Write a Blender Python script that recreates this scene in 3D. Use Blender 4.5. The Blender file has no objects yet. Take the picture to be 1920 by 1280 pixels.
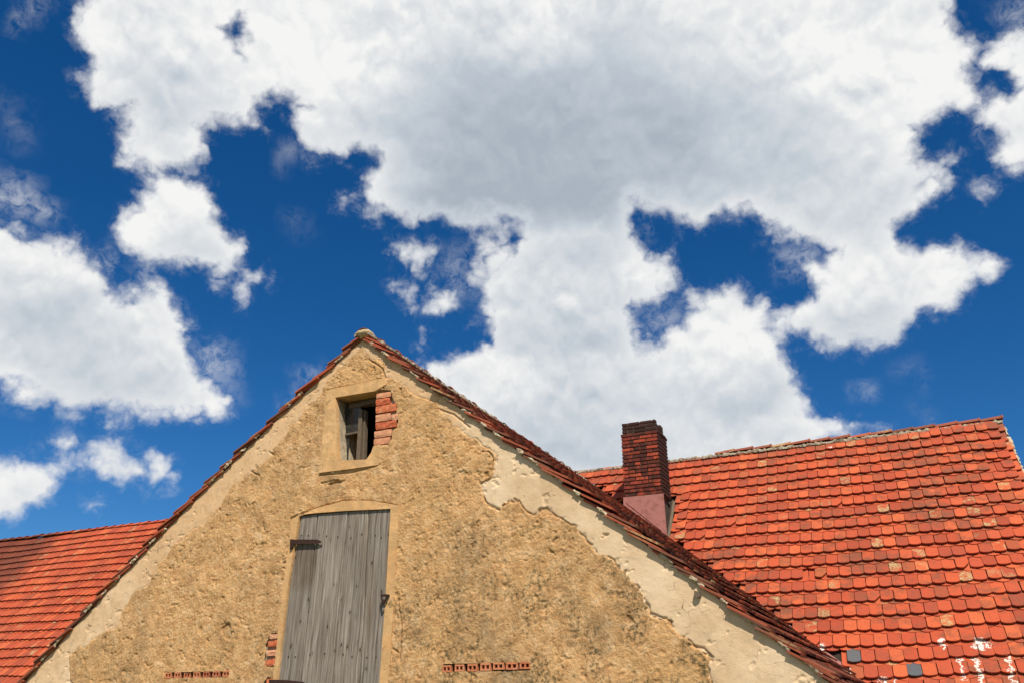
import bpy, math, random
import numpy as np
from mathutils import Vector, Matrix
from mathutils.geometry import tessellate_polygon
random.seed(7); rng = np.random.default_rng(7)
C = bpy.context.scene.collection
S = bpy.context.scene
R = math.radians

# ------------------------------------------------------------------ camera
CZ = 4.5                                   # camera height above the ground
F, TH, RO, PS = 1490.2, R(24.77), R(0.22), R(-25.485)
fw = Vector((math.sin(PS)*math.cos(TH), math.cos(PS)*math.cos(TH), math.sin(TH)))
r0 = Vector((math.cos(PS), -math.sin(PS), 0)); u0 = r0.cross(fw)
cr = r0*math.cos(RO)+u0*math.sin(RO); cu = u0*math.cos(RO)-r0*math.sin(RO)
cam = bpy.data.objects.new('camera', bpy.data.cameras.new('camera')); C.objects.link(cam)
cam.data.sensor_width = 36; cam.data.lens = 36*F/1920; cam.data.clip_end = 3000
m = Matrix((cr, cu, -fw)).transposed().to_4x4(); m.translation = (0, 0, CZ); cam.matrix_world = m
S.camera = cam
S.view_settings.view_transform = 'Standard'; S.view_settings.look = 'None'
S.view_settings.exposure = 0.25; S.view_settings.gamma = 1
S.view_settings.use_curve_mapping = False

# ------------------------------------------------------------------ sun
SUN = Vector((0.70, -1.0, 1.62)).normalized()          # towards the sun
sl = bpy.data.lights.new('sun', 'SUN'); sl.energy = 4.9; sl.angle = R(0.53); sl.color = (1, 0.93, 0.82)
so = bpy.data.objects.new('sun', sl); C.objects.link(so)
so.rotation_euler = SUN.to_track_quat('Z', 'Y').to_euler(); so.location = (10, -10, 30)

# ------------------------------------------------------------------ node helpers
class NT:
    def __init__(s, tree): s.t = tree; s.n = tree.nodes; s.l = tree.links
    def new(s, typ, **kw):
        n = s.n.new(typ)
        for k, v in kw.items(): setattr(n, k, v)
        return n
    def put(s, sock, v):
        if isinstance(v, bpy.types.NodeSocket): s.l.new(v, sock)
        elif v is not None:
            try: sock.default_value = v
            except Exception: sock.default_value = (v, v, v)
    def m(s, op, a, b=None, c=None, clamp=False):
        n = s.new('ShaderNodeMath', operation=op, use_clamp=clamp)
        s.put(n.inputs[0], a)
        if b is not None: s.put(n.inputs[1], b)
        if c is not None: s.put(n.inputs[2], c)
        return n.outputs[0]
    def v(s, op, a, b=None, c=None, out=0):
        n = s.new('ShaderNodeVectorMath', operation=op)
        s.put(n.inputs[0], a)
        if b is not None:
            if op == 'SCALE': s.put(n.inputs['Scale'], b)
            else: s.put(n.inputs[1], b)
        if c is not None: s.put(n.inputs[2], c)
        return n.outputs[out]
    def noise(s, vec, scale, detail=5, rough=.55, dist=0, col=False):
        n = s.new('ShaderNodeTexNoise'); s.put(n.inputs['Vector'], vec)
        n.inputs['Scale'].default_value = scale; n.inputs['Detail'].default_value = detail
        n.inputs['Roughness'].default_value = rough; n.inputs['Distortion'].default_value = dist
        return n.outputs[1 if col else 0]
    def vor(s, vec, scale, feature='F1', out='Distance', rnd=1.0):
        n = s.new('ShaderNodeTexVoronoi', feature=feature); s.put(n.inputs['Vector'], vec)
        n.inputs['Scale'].default_value = scale; n.inputs['Randomness'].default_value = rnd
        return n.outputs[out]
    def rng(s, v, a, b, c=0., d=1., smooth=True):
        n = s.new('ShaderNodeMapRange', interpolation_type='SMOOTHSTEP' if smooth else 'LINEAR')
        s.put(n.inputs[0], v)
        for i, x in enumerate((a, b, c, d)): s.put(n.inputs[i+1], x)
        return n.outputs[0]
    def mix(s, f, a, b, mode='MIX'):
        n = s.new('ShaderNodeMix', data_type='RGBA', blend_type=mode)
        s.put(n.inputs[0], f)
        for i, x in ((6, a), (7, b)):
            if isinstance(x, tuple) and len(x) == 3: x = x+(1,)
            s.put(n.inputs[i], x)
        return n.outputs[2]
    def ramp(s, f, stops):
        n = s.new('ShaderNodeValToRGB'); s.put(n.inputs[0], f); cr_ = n.color_ramp
        while len(cr_.elements) < len(stops): cr_.elements.new(.5)
        for e, (p, c) in zip(cr_.elements, stops): e.position = p; e.color = tuple(c)+(1,)
        return n.outputs[0]
    def scale3(s, vec, xyz): return s.v('MULTIPLY', vec, xyz)

def lin(r, g, b):
    f = lambda c: c/12.92 if c <= .04045 else ((c+.055)/1.055)**2.4
    return (f(r/255), f(g/255), f(b/255))

# ------------------------------------------------------------------ photo pixels -> directions / planes
def ray(px, py): return fw*F + cr*(px-960) + cu*(640-py)
def onplane(px, py, p0, n):
    d = ray(px, py); o = Vector((0, 0, CZ)); return o + d*((p0-o).dot(n)/d.dot(n))
WY = 7.0
def W(px, py): q = onplane(px, py, Vector((0, WY, 0)), Vector((0, 1, 0))); return (q.x, q.z)
def project(p):
    d = Vector(p)-Vector((0, 0, CZ)); z = d.dot(fw)
    return (960+F*d.dot(cr)/z, 640-F*d.dot(cu)/z, z)

# ------------------------------------------------------------------ world: sky with clouds
def poly_sd(P, poly):
    """signed distance (positive inside) of points P (n,2) to a closed polygon"""
    poly = np.asarray(poly, float); a = poly; b = np.roll(poly, -1, 0)
    best = np.full(len(P), 1e9); ins = np.zeros(len(P), bool)
    for (ax, ay), (bx, by) in zip(a, b):
        dx, dy = bx-ax, by-ay; L = dx*dx+dy*dy+1e-12
        t = np.clip(((P[:, 0]-ax)*dx+(P[:, 1]-ay)*dy)/L, 0, 1)
        best = np.minimum(best, np.hypot(P[:, 0]-ax-t*dx, P[:, 1]-ay-t*dy))
        if ay != by:
            c = ((ay > P[:, 1]) != (by > P[:, 1])) & (P[:, 0] < dx*(P[:, 1]-ay)/dy+ax)
            ins ^= c
    return np.where(ins, best, -best)

CLOUDS = [
 [(150,-20),(140,20),(125,55),(160,100),(145,150),(155,190),(200,225),(240,220),(245,250),(230,295),(290,325),(330,335),(350,330),(385,280),(375,255),(425,235),(470,255),(505,245),
  (490,205),(525,188),(560,200),(545,230),(550,270),(575,300),(640,300),(665,280),(700,300),(670,355),(635,370),(665,400),(700,415),(775,420),(850,425),(895,437),(955,430),(925,470),(890,505),
  (875,535),(890,580),(925,600),(910,640),(860,660),(800,675),(775,690),(850,790),(1000,900),(1100,930),(1250,900),(1480,870),(1700,808),(1640,798),(1560,790),(1500,768),(1516,740),(1500,690),
  (1470,655),(1460,625),(1500,640),(1560,652),(1640,656),(1700,632),(1745,596),(1800,588),(1815,560),(1845,535),(1878,500),(1870,482),(1812,468),(1808,446),(1750,452),(1685,442),(1725,400),(1775,380),(1792,285),(1770,280),
  (1725,312),(1705,297),(1725,258),(1748,225),(1785,215),(1835,212),(1830,245),(1872,262),(1856,298),(1888,328),(1925,322),(1990,250),(1990,90),(1920,58),(1885,78),(1855,92),(1828,75),(1804,42),(1818,12),(1790,-30),(1500,-200),(500,-200)],
 [(335,325),(365,325),(395,350),(400,385),(412,412),(432,435),(462,455),(460,490),(452,515),(466,545),(446,572),(440,545),(400,522),(375,512),(330,507),(280,480),(252,490),(235,465),(205,447),(198,430),(220,395),(250,370),(290,347)],
 [(470,508),(490,484),(502,495),(516,522),(480,526)],
 [(-40,400),(0,408),(25,408),(55,430),(85,445),(118,445),(155,465),(180,490),(215,520),(232,547),(265,535),(300,528),(337,550),(350,580),(371,603),(362,632),(352,645),(378,665),(384,692),(432,680),(441,690),(413,722),(447,750),(432,770),(390,782),(340,793),(300,786),(245,770),
  (180,781),(110,771),(55,766),(30,758),(38,735),(0,715),(-60,700)],
 [(75,822),(110,814),(142,826),(165,832),(190,824),(240,852),(280,838),(322,850),(341,872),(335,905),(318,915),(260,910),(200,902),(150,886),(120,870),(100,845)],
 [(-60,845),(0,852),(40,852),(82,866),(112,890),(104,910),(86,925),(95,937),(70,965),(40,971),(0,974),(-50,980)],
 [(168,938),(198,925),(206,942),(180,950)],
 [(728,462),(760,450),(832,482),(820,497),(745,490)],
 [(743,560),(770,532),(800,545),(845,540),(885,528),(872,560),(842,592),(792,599),(757,582)],
 [(740,515),(790,505),(832,502),(822,532),(780,525)],
 [(768,652),(796,644),(812,658),(782,667)],
 [(1824,330),(1850,313),(1877,345),(1846,372)],
]
HOLES = [
 [(1196,394),(1240,396),(1270,420),(1288,440),(1325,435),(1360,415),(1402,405),(1415,430),(1450,447),(1500,457),(1562,467),(1515,490),(1508,512),(1525,540),(1500,567),(1450,585),(1440,548),(1420,556),(1386,534),(1320,548),(1272,598),(1215,640),(1196,588),(1262,572),(1286,525),(1260,472),(1220,462)],
 [(436,60),(448,52),(455,75),(448,92),(438,80)],
 [(1810,150),(1830,128),(1890,130),(1905,160),(1860,175)],
 [(890,437),(940,430),(962,440),(920,470),(905,462)],
]
WISPS = [([(18,52),(80,-6),(95,-4),(40,40)], .75), ([(-30,330),(50,345),(95,385),(112,412),(60,405),(-30,400)], .5), ([(0,180),(50,210),(70,270),(20,280)], .12),
 ([(180,480),(205,470),(222,500),(200,520)], .5), ([(370,640),(400,640),(440,690),(380,700)], .5), ([(520,290),(550,270),(560,300),(520,308)], .32),
 ([(1450,470),(1540,450),(1540,500),(1470,520)], .4), ([(560,740),(530,760),(548,735)], .3), ([(1600,735),(1635,730),(1625,750)], .35), ([(1680,700),(1720,695),(1725,715)], .25),
 ([(560,700),(600,690),(610,712),(575,722)], .4), ([(350,630),(440,640),(450,750),(380,780)], .2), ([(1850,10),(1925,0),(1925,60),(1880,60)], .35), ([(1205,585),(1290,570),(1270,625),(1215,640)], .35),
 ([(1720,760),(1750,770),(1735,785)], .3), ([(530,400),(570,395),(580,440),(540,430)], .1), ([(820,480),(900,450),(900,560),(830,560)], .25), ([(0,725),(60,712),(50,760),(0,745)], .4), ([(180,870),(130,830),(110,860)], .5)]
# grey bellies: (px, py, rx, ry, amount)
GREYS = [(900,395,150,45,.32),(1100,640,200,40,.16),(120,560,150,40,.18),(330,480,90,26,.22),(1680,640,120,22,.35),(1560,440,130,20,.2),(130,765,120,16,.3),(1480,700,40,60,.2),(960,300,260,150,.60),(820,390,170,50,.2),(1080,130,260,110,.28),(900,110,120,110,.12),(700,220,140,90,.18),(1330,250,200,110,.42),(1150,400,160,70,.35),(1480,330,190,90,.25),(330,190,150,70,.22),
 (1100,600,170,60,.20),(1050,770,230,60,.26),(1250,710,180,50,.14),(960,860,200,60,.3),(1620,610,150,40,.3),(90,620,170,70,.34),(220,720,140,50,.35),(1400,760,120,40,.3),(60,950,80,30,.3),(230,895,90,20,.25),(1080,490,150,50,.14),(1640,400,90,60,.2),(350,470,90,50,.12),(1180,860,180,50,.28)]
BRIGHTS = [(1000,440,110,22,.25),(1130,425,80,22,.2),(930,470,40,40,.2),(1420,580,90,30,.25),(1290,620,70,30,.15),(340,370,60,40,.25),(240,420,50,30,.25),(40,450,90,30,.3),(1560,500,80,30,.2),(1750,480,80,30,.2),(160,110,60,120,.15),(700,380,60,25,.25),(1370,270,60,30,.35),(980,60,110,70,.3),(1200,490,60,40,.25),(700,360,60,35,.25),(120,480,90,40,.25),(300,570,50,40,.2),(1380,600,90,50,.2),(900,700,110,50,.2),(620,140,140,90,.25),(1620,100,170,90,.3),(1690,540,100,50,.2)]

LW = ((18, .55), (38, .30), (80, .15))
AZ0, AZ1, EL0, EL1, NU, NV = -71., 20.5, 1., 50.5, 104, 47
def build_sky():
    w = bpy.data.worlds.new('World'); S.world = w; w.use_nodes = True
    w.node_tree.nodes.clear(); k = NT(w.node_tree)
    # macro fields sampled on an azimuth / elevation lattice
    az = np.radians(np.linspace(AZ0, AZ1, NU)); el = np.radians(np.linspace(EL0, EL1, NV))
    A, E_ = np.meshgrid(az, el); D = np.stack([np.sin(A)*np.cos(E_), np.cos(A)*np.cos(E_), np.sin(E_)], -1).reshape(-1, 3)
    z = D@np.array(fw); z = np.where(z < .15, .15, z)
    P = np.stack([960+F*(D@np.array(cr))/z, 640-F*(D@np.array(cu))/z], -1)
    sd = np.max([poly_sd(P, c) for c in CLOUDS], 0)
    for h in HOLES: sd = np.minimum(sd, -poly_sd(P, h))
    dens = np.clip(.5+sd/160, 0, 1)
    wis = np.zeros(len(P))
    for c, a in WISPS: wis = np.maximum(wis, a*np.clip(.5+poly_sd(P, c)/30, 0, 1))
    g = np.full(len(P), .12)
    for (x, y, rx, ry, a) in GREYS: g += 1.22*a*np.exp(-((P[:, 0]-x)/rx)**2-((P[:, 1]-y)/ry)**2)
    for (x, y, rx, ry, a) in BRIGHTS: g -= a*np.exp(-((P[:, 0]-x)/rx)**2-((P[:, 1]-y)/ry)**2)
    g = np.clip(g, 0, 1)
    rows = [f.reshape(NV, NU) for f in (dens, g, wis)]
    geo = k.new('ShaderNodeTexCoord'); d = k.v('NORMALIZE', geo.outputs['Generated'])
    w1 = k.noise(d, 14, 6, .6, col=True); w2 = k.noise(d, 55, 5, .6, col=True)
    dw = k.v('MULTIPLY_ADD', k.v('SUBTRACT', w1, (.5,)*3), (.024,)*3, d)
    dw = k.v('MULTIPLY_ADD', k.v('SUBTRACT', w2, (.5,)*3), (.011,)*3, dw); dw = k.v('NORMALIZE', dw)
    sp = k.new('ShaderNodeSeparateXYZ'); k.put(sp.inputs[0], dw)
    a = k.m('ARCTAN2', sp.outputs[0], sp.outputs[1]); e = k.m('ARCSINE', sp.outputs[2])
    u = k.rng(a, R(AZ0), R(AZ1), smooth=False); v = k.rng(e, R(EL0), R(EL1), 0, NV-1, smooth=False)
    cmb = k.new('ShaderNodeCombineXYZ')
    for i in range(3): k.put(cmb.inputs[i], v if i == 2 else u)
    acc = None; us = np.linspace(0, 1, NU)
    for i in range(NV):
        cn = k.new('ShaderNodeRGBCurve'); mp = cn.mapping
        for ch in range(3):
            c = mp.curves[ch]; row = rows[ch][i]
            c.points[0].location = (0, float(row[0])); c.points[-1].location = (1, float(row[-1]))
            for j in range(1, NU-1):
                if abs(row[j]-row[j-1]) < 1e-4 and abs(row[j+1]-row[j]) < 1e-4: continue
                c.points.new(float(us[j]), float(row[j]))
            for p in c.points: p.handle_type = 'VECTOR'
        mp.update()
        # each row waits for the one before it, which keeps the shader's stack small
        src = cmb.outputs[0] if acc is None else k.v('MULTIPLY_ADD', acc, (0, 0, 0), cmb.outputs[0])
        s1 = k.new('ShaderNodeSeparateXYZ'); k.put(s1.inputs[0], src); c1 = k.new('ShaderNodeCombineXYZ')
        for q in range(3): k.put(c1.inputs[q], s1.outputs[0])
        k.put(cn.inputs[1], c1.outputs[0])
        hat = k.m('SUBTRACT', 1.0, k.m('ABSOLUTE', k.m('SUBTRACT', s1.outputs[2], float(i))), clamp=True)
        acc = k.v('MULTIPLY_ADD', cn.outputs[0], hat, acc if acc is not None else (0, 0, 0))
    sf = k.new('ShaderNodeSeparateXYZ'); k.put(sf.inputs[0], acc)
    dens, grey, wisp = sf.outputs
    # outside the traced window the sky goes on with clouds of the same kind
    far = k.noise(d, 2.6, 4, .55); far = k.rng(far, .38, .66)
    sp2 = k.new('ShaderNodeSeparateXYZ'); k.put(sp2.inputs[0], d)
    az_ = k.m('ARCTAN2', sp2.outputs[0], sp2.outputs[1])
    inw = k.m('MULTIPLY', k.rng(k.m('ABSOLUTE', k.m('SUBTRACT', az_, R((AZ0+AZ1)/2))), R(43), R(46), 1, 0), k.rng(k.m('ARCSINE', sp2.outputs[2]), R(48.5), R(50.5), 1, 0))
    inw = k.m('MULTIPLY', inw, 1.0)
    dens = k.m('ADD', k.m('MULTIPLY', dens, inw), k.m('MULTIPLY', far, k.m('SUBTRACT', 1.0, inw)))
    grey = k.m('ADD', k.m('MULTIPLY', grey, inw), k.m('MULTIPLY', k.rng(far, .6, 1.0, 0, .4), k.m('SUBTRACT', 1.0, inw)))
    f1 = k.noise(d, 34, 9, .60)
    def lobes(vec, ws):
        # billows: the folded noise has rounded lobes with creases between them
        tot = None
        for sc, a in ws:
            q = k.m('MULTIPLY', k.m('ABSOLUTE', k.m('SUBTRACT', k.noise(vec, sc, 0, .5), .5)), 2*a); tot = q if tot is None else k.m('ADD', tot, q)
        return tot
    dl_ = k.v('MULTIPLY_ADD', k.v('SUBTRACT', w2, (.5,)*3), (.02,)*3, d)
    lb = lobes(dl_, LW); f2 = k.noise(d, 9, 6, .6)
    nz = k.m('ADD', k.m('MULTIPLY', k.m('SUBTRACT', f1, .5), .30), k.m('ADD', k.m('MULTIPLY', k.m('SUBTRACT', f2, .5), .08), k.m('MULTIPLY', k.m('SUBTRACT', lb, .30), .42)))
    val = k.m('ADD', dens, nz)
    alpha = k.rng(val, .425, .655)
    f3 = k.noise(d, 70, 9, .68, .6)
    f4 = k.noise(d, 20, 5, .6)
    wa = k.m('MULTIPLY', wisp, k.rng(k.m('ADD', f3, k.m('MULTIPLY', f4, .6)), .62, 1.0))
    halo = k.m('MULTIPLY', k.rng(val, .34, .54), k.rng(f3, .42, .75))
    halo = k.m('MULTIPLY', halo, .30)
    alpha = k.m('MAXIMUM', k.m('MAXIMUM', alpha, wa), halo)
    # cloud body shading: billows and grey bellies
    b1 = k.noise(d, 8, 5, .5, .3)
    up_ = k.v('ADD', dl_, (SUN.x*.010, SUN.y*.010, SUN.z*.018))
    b3 = k.m('SUBTRACT', lb, lobes(up_, LW))
    bil = k.m('ADD', k.m('MULTIPLY', k.m('SUBTRACT', b1, .5), .9), k.m('MULTIPLY', b3, .8))
    gg = k.m('SUBTRACT', k.m('ADD', grey, .06), k.m('MULTIPLY', bil, k.rng(grey, 0, .8, 1.0, .45)), clamp=True)
    gg = k.m('MULTIPLY', gg, k.rng(val, .5, .85, .45, 1.0))
    ccol = k.ramp(gg, [(0, (.77, .77, .76)), (.3, (.62, .64, .66)), (.62, (.475, .52, .57)), (1, (.335, .385, .445))])
    sky = k.new('ShaderNodeTexSky', sky_type='NISHITA'); sky.sun_disc = False
    sky.sun_elevation = math.asin(SUN.z); sky.sun_rotation = math.atan2(SUN.x, SUN.y)
    sky.altitude = 600; sky.air_density = 1.0; sky.dust_density = 0.3; sky.ozone_density = 2.5
    # a polarised, saturated summer blue: deepen the sky model's colour
    blue = k.v('MULTIPLY', sky.outputs[0], SKYMUL)
    hs = k.new('ShaderNodeHueSaturation'); hs.inputs['Saturation'].default_value = 1.19; k.put(hs.inputs['Color'], blue)
    STR = .1
    cl = k.v('MULTIPLY', ccol, (1/STR,)*3)
    col = k.mix(alpha, hs.outputs[0], cl)
    bg = k.new('ShaderNodeBackground'); k.put(bg.inputs[0], col); bg.inputs[1].default_value = STR
    out = k.new('ShaderNodeOutputWorld'); k.l.new(bg.outputs[0], out.inputs[0])
    w.cycles.sampling_method = 'MANUAL'; w.cycles.sample_map_resolution = 512
SKYMUL = (.465, .605, .77)
build_sky()

# ------------------------------------------------------------------ objects helpers
def empty(name, loc, label=None, cat=None, group=None, kind=None):
    o = bpy.data.objects.new(name, None); C.objects.link(o); o.location = loc; o.empty_display_size = .2
    if label: o['label'] = label
    if cat: o['category'] = cat
    if group: o['group'] = group
    if kind: o['kind'] = kind
    return o
def wloc(o):
    p = Vector(o.location); q = o.parent
    while q: p += q.location; q = q.parent
    return p
def link(name, me, parent, mat=None, mw=None, label=None, kind=None):
    """a part: the mesh is in world coordinates unless mw (its world matrix) is given"""
    o = bpy.data.objects.new(name, me); C.objects.link(o)
    if mat and not me.materials: me.materials.append(mat)
    base = wloc(parent) if parent else Vector((0, 0, 0))
    if mw is None:
        co = np.empty(len(me.vertices)*3); me.vertices.foreach_get('co', co); co = co.reshape(-1, 3)
        c = (co.max(0)+co.min(0))/2; co -= c; me.vertices.foreach_set('co', co.ravel()); me.update()
        o.location = Vector(c)-base
    else:
        mm = mw.copy(); mm.translation = mm.translation-base; o.matrix_basis = mm
    if parent: o.parent = parent
    if label: o['label'] = label
    if kind: o['kind'] = kind
    return o
def mesh(name, V, Fc, smooth=False):
    me = bpy.data.meshes.new(name); me.from_pydata([tuple(v) for v in V], [], Fc); me.update()
    if smooth: me.polygons.foreach_set('use_smooth', [True]*len(me.polygons))
    return me
def prism_xz(poly, y0, y1, holes=(), back=True):
    """polygon in the (x,z) wall plane, front at y0, back at y1"""
    loops = [list(poly)]+[list(h) for h in holes]; V = []; Fc = []
    tess = tessellate_polygon([[Vector((p[0], p[1], 0)) for p in lp] for lp in loops])
    flat = [p for lp in loops for p in lp]; n = len(flat)
    V += [(p[0], y0, p[1]) for p in flat]+[(p[0], y1, p[1]) for p in flat]
    for t in tess:
        a, b, c = (Vector((flat[i][0], flat[i][1])) for i in t)
        cross = (b-a).x*(c-a).y-(b-a).y*(c-a).x
        t = tuple(t) if cross > 0 else tuple(reversed(t))
        Fc.append(t)
        if back: Fc.append(tuple(n+i for i in reversed(t)))
    s = 0
    for li, lp in enumerate(loops):
        k = len(lp); area = sum(lp[i][0]*lp[(i+1) % k][1]-lp[(i+1) % k][0]*lp[i][1] for i in range(k))
        ccw = (area > 0) != (li > 0)
        for i in range(k):
            a, b = s+i, s+(i+1) % k
            Fc.append((b, a, a+n, b+n) if ccw else (a, b, b+n, a+n))
        s += k
    return V, Fc
def box_vf(x0, x1, y0, y1, z0, z1):
    V = [(x, y, z) for z in (z0, z1) for y in (y0, y1) for x in (x0, x1)]
    return V, [(0, 2, 3, 1), (4, 5, 7, 6), (0, 1, 5, 4), (2, 6, 7, 3), (0, 4, 6, 2), (1, 3, 7, 5)]
def join(parts):
    V = []; Fc = []
    for v, f in parts:
        k = len(V); V += list(v); Fc += [tuple(i+k for i in q) for q in f]
    return V, Fc
def hash2(ix, iy, seed):
    h = (ix.astype(np.int64)*374761393+iy.astype(np.int64)*668265263+seed*1442695041) & 0xffffffff
    h = ((h ^ (h >> 13))*1274126177) & 0xffffffff
    return ((h ^ (h >> 16)) & 0xffff)/65535.
def vnoise(x, y, seed=0):
    ix = np.floor(x); iy = np.floor(y); fx = x-ix; fy = y-iy; fx = fx*fx*(3-2*fx); fy = fy*fy*(3-2*fy)
    a = hash2(ix, iy, seed); b = hash2(ix+1, iy, seed); c = hash2(ix, iy+1, seed); d = hash2(ix+1, iy+1, seed)
    return (a*(1-fx)+b*fx)*(1-fy)+(c*(1-fx)+d*fx)*fy
def fbm(x, y, sc, oct=4, seed=0, g=.5):
    s = 0; a = 1; t = 0
    for i in range(oct): s = s+a*vnoise(x*sc+i*17.3, y*sc-i*9.1, seed+i); t += a; a *= g; sc *= 2.03
    return s/t

# ------------------------------------------------------------------ materials
def mat(name):
    m = bpy.data.materials.new(name); m.use_nodes = True; m.node_tree.nodes.clear(); k = NT(m.node_tree)
    b = k.new('ShaderNodeBsdfPrincipled'); o = k.new('ShaderNodeOutputMaterial'); k.l.new(b.outputs[0], o.inputs[0])
    g = k.new('ShaderNodeNewGeometry'); b.inputs['Specular IOR Level'].default_value = .25
    return m, k, b, g.outputs['Position']
def bump(k, b, h, strength=.6, dist=.01):
    n = k.new('ShaderNodeBump'); n.inputs['Strength'].default_value = strength; n.inputs['Distance'].default_value = dist
    k.put(n.inputs['Height'], h); k.l.new(n.outputs[0], b.inputs['Normal'])

def m_rough():
    m, k, b, p = mat('rough_ochre_plaster')
    n1 = k.noise(p, 1.3, 5, .6); n2 = k.noise(p, 9, 6, .65); n3 = k.noise(p, 105, 4, .7); n4 = k.noise(p, 210, 3, .6)
    base = k.ramp(n2, [(.28, (.37, .185, .075)), (.44, (.57, .315, .13)), (.56, (.69, .42, .195)), (.74, (.79, .56, .34))])
    base = k.mix(k.rng(n1, .35, .7, 0, .45), base, (.64, .355, .13))
    # grains: pale chips of sand and dark pores
    base = k.mix(k.rng(n3, .56, .72, 0, .85), base, (.84, .66, .45))
    base = k.mix(k.rng(n3, .43, .26, 0, .75), base, (.25, .14, .055))
    base = k.mix(k.rng(n4, .42, .3, 0, .4), base, (.20, .11, .05))
    # lichen and soot: speckled, strongest low on the right of the door
    sp = k.new('ShaderNodeSeparateXYZ'); k.put(sp.inputs[0], p)
    lowr = k.m('MULTIPLY', k.rng(sp.outputs[0], -5.6, -3.4, .15, 1.0), k.rng(sp.outputs[2], 6.6, 4.9, .2, 1.0))
    l1 = k.noise(p, 3.1, 6, .68); l2 = k.noise(p, 26, 5, .7)
    brn = k.m('MULTIPLY', k.rng(k.noise(p, 1.9, 6, .7), .47, .68), k.rng(k.noise(p, 16, 5, .7), .3, .62)); base = k.mix(k.m('MULTIPLY', brn, .55), base, (.33, .19, .085))
    lich = k.m('MULTIPLY', k.rng(l1, .42, .60), k.rng(l2, .44, .62))
    lich = k.m('MULTIPLY', lich, k.m('ADD', .34, k.m('MULTIPLY', lowr, .66)))
    base = k.mix(lich, base, (.125, .092, .04))
    sp2 = k.m('MULTIPLY', k.rng(k.vor(p, 14), .32, .16), k.rng(k.noise(p, 2.1, 3, .5), .52, .62))
    base = k.mix(k.m('MULTIPLY', sp2, k.m('MULTIPLY', lowr, .6)), base, (.13, .09, .045))
    # broad grey-brown weathering
    st_ = k.m('MULTIPLY', k.rng(k.noise(k.scale3(p, (1, 1, .6)), 1.5, 6, .62), .48, .66), k.m('ADD', .10, k.m('MULTIPLY', lowr, .38)))
    base = k.mix(st_, base, (.20, .15, .085))
    k.put(b.inputs['Base Color'], base); b.inputs['Roughness'].default_value = .95
    h = k.m('ADD', k.m('MULTIPLY', n3, .9), k.m('MULTIPLY', k.vor(p, 60), -.35)); h = k.m('ADD', h, k.m('MULTIPLY', n4, .45))
    h = k.m('ADD', h, k.m('MULTIPLY', k.noise(p, 40, 4, .65), 1.0))
    bump(k, b, h, .9, .010); return m
def m_smooth(name='pale_smooth_plaster', tint=(1, 1, 1), dirty=.3, mott=0.):
    m, k, b, p = mat(name)
    n1 = k.noise(p, 2.2, 5, .6); n2 = k.noise(p, 14, 6, .6); n3 = k.noise(p, 120, 3, .6)
    c = k.ramp(n1, [(.3, (.56, .38, .215)), (.5, (.66, .475, .29)), (.72, (.73, .555, .365))])
    c = k.mix(k.rng(n2, .55, .75, 0, .35), c, (.50, .36, .20)); c = k.mix(k.rng(n3, .4, .25, 0, .3), c, (.35, .24, .13))
    if not mott:
        # only the right-hand repair is really pale; near the peak and on the left the band is an older, tanner coat
        spx = k.new('ShaderNodeSeparateXYZ'); k.put(spx.inputs[0], p)
        old = k.rng(k.m('ADD', spx.outputs[0], k.m('MULTIPLY', n2, .3)), W(905, 900)[0], W(860, 900)[0]); low = k.rng(spx.outputs[2], W(300, 1050)[1]+.3, W(200, 1150)[1], 1., .35)
        c = k.mix(k.m('MULTIPLY', k.m('MULTIPLY', old, low), k.rng(n2, .3, .6, .85, .45)), c, (.60, .36, .175))
        c = k.mix(k.m('MULTIPLY', k.rng(n2, .5, .66), k.m('MULTIPLY', old, .4)), c, (.42, .26, .13))
    ps = k.v('MULTIPLY_ADD', k.v('SUBTRACT', k.noise(p, 6, 4, .6, col=True), (.5,)*3), (.14,)*3, p)
    cr1 = k.vor(k.scale3(ps, (2.2, 2.2, 3.4)), 2.3, 'DISTANCE_TO_EDGE'); cm = k.rng(k.noise(p, 3.5, 3, .5), .57, .66)
    crack = k.m('MULTIPLY', k.rng(cr1, .009, .002), cm)
    tick = k.m('MULTIPLY', k.rng(k.noise(k.scale3(p, (11, 11, 34)), 1.6, 5, .7, 1.2), .34, .29), .8)
    c = k.mix(crack, c, (.2, .13, .07)); c = k.mix(tick, c, (.27, .18, .10))
    gr = k.m('MULTIPLY', k.rng(k.noise(p, 5, 6, .65), .58, .72), dirty)
    c = k.mix(gr, c, (.22, .17, .10))
    c = k.mix(1.0, c, tint, 'MULTIPLY')
    if mott: c = k.mix(k.m('MULTIPLY', k.rng(k.noise(p, 6, 6, .7), .40, .6), mott), c, (.50, .305, .135)); c = k.mix(k.rng(k.noise(p, 60, 4, .65), .45, .3, 0, mott*.6), c, (.25, .15, .07))
    k.put(b.inputs['Base Color'], c); b.inputs['Roughness'].default_value = .93
    h = k.m('SUBTRACT', k.m('ADD', k.m('MULTIPLY', n2, .8), k.m('MULTIPLY', n3, .35)), k.m('ADD', k.m('MULTIPLY', crack, 1.6), k.m('MULTIPLY', tick, 1.0)))
    bump(k, b, h, .7, .012); return m

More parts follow.
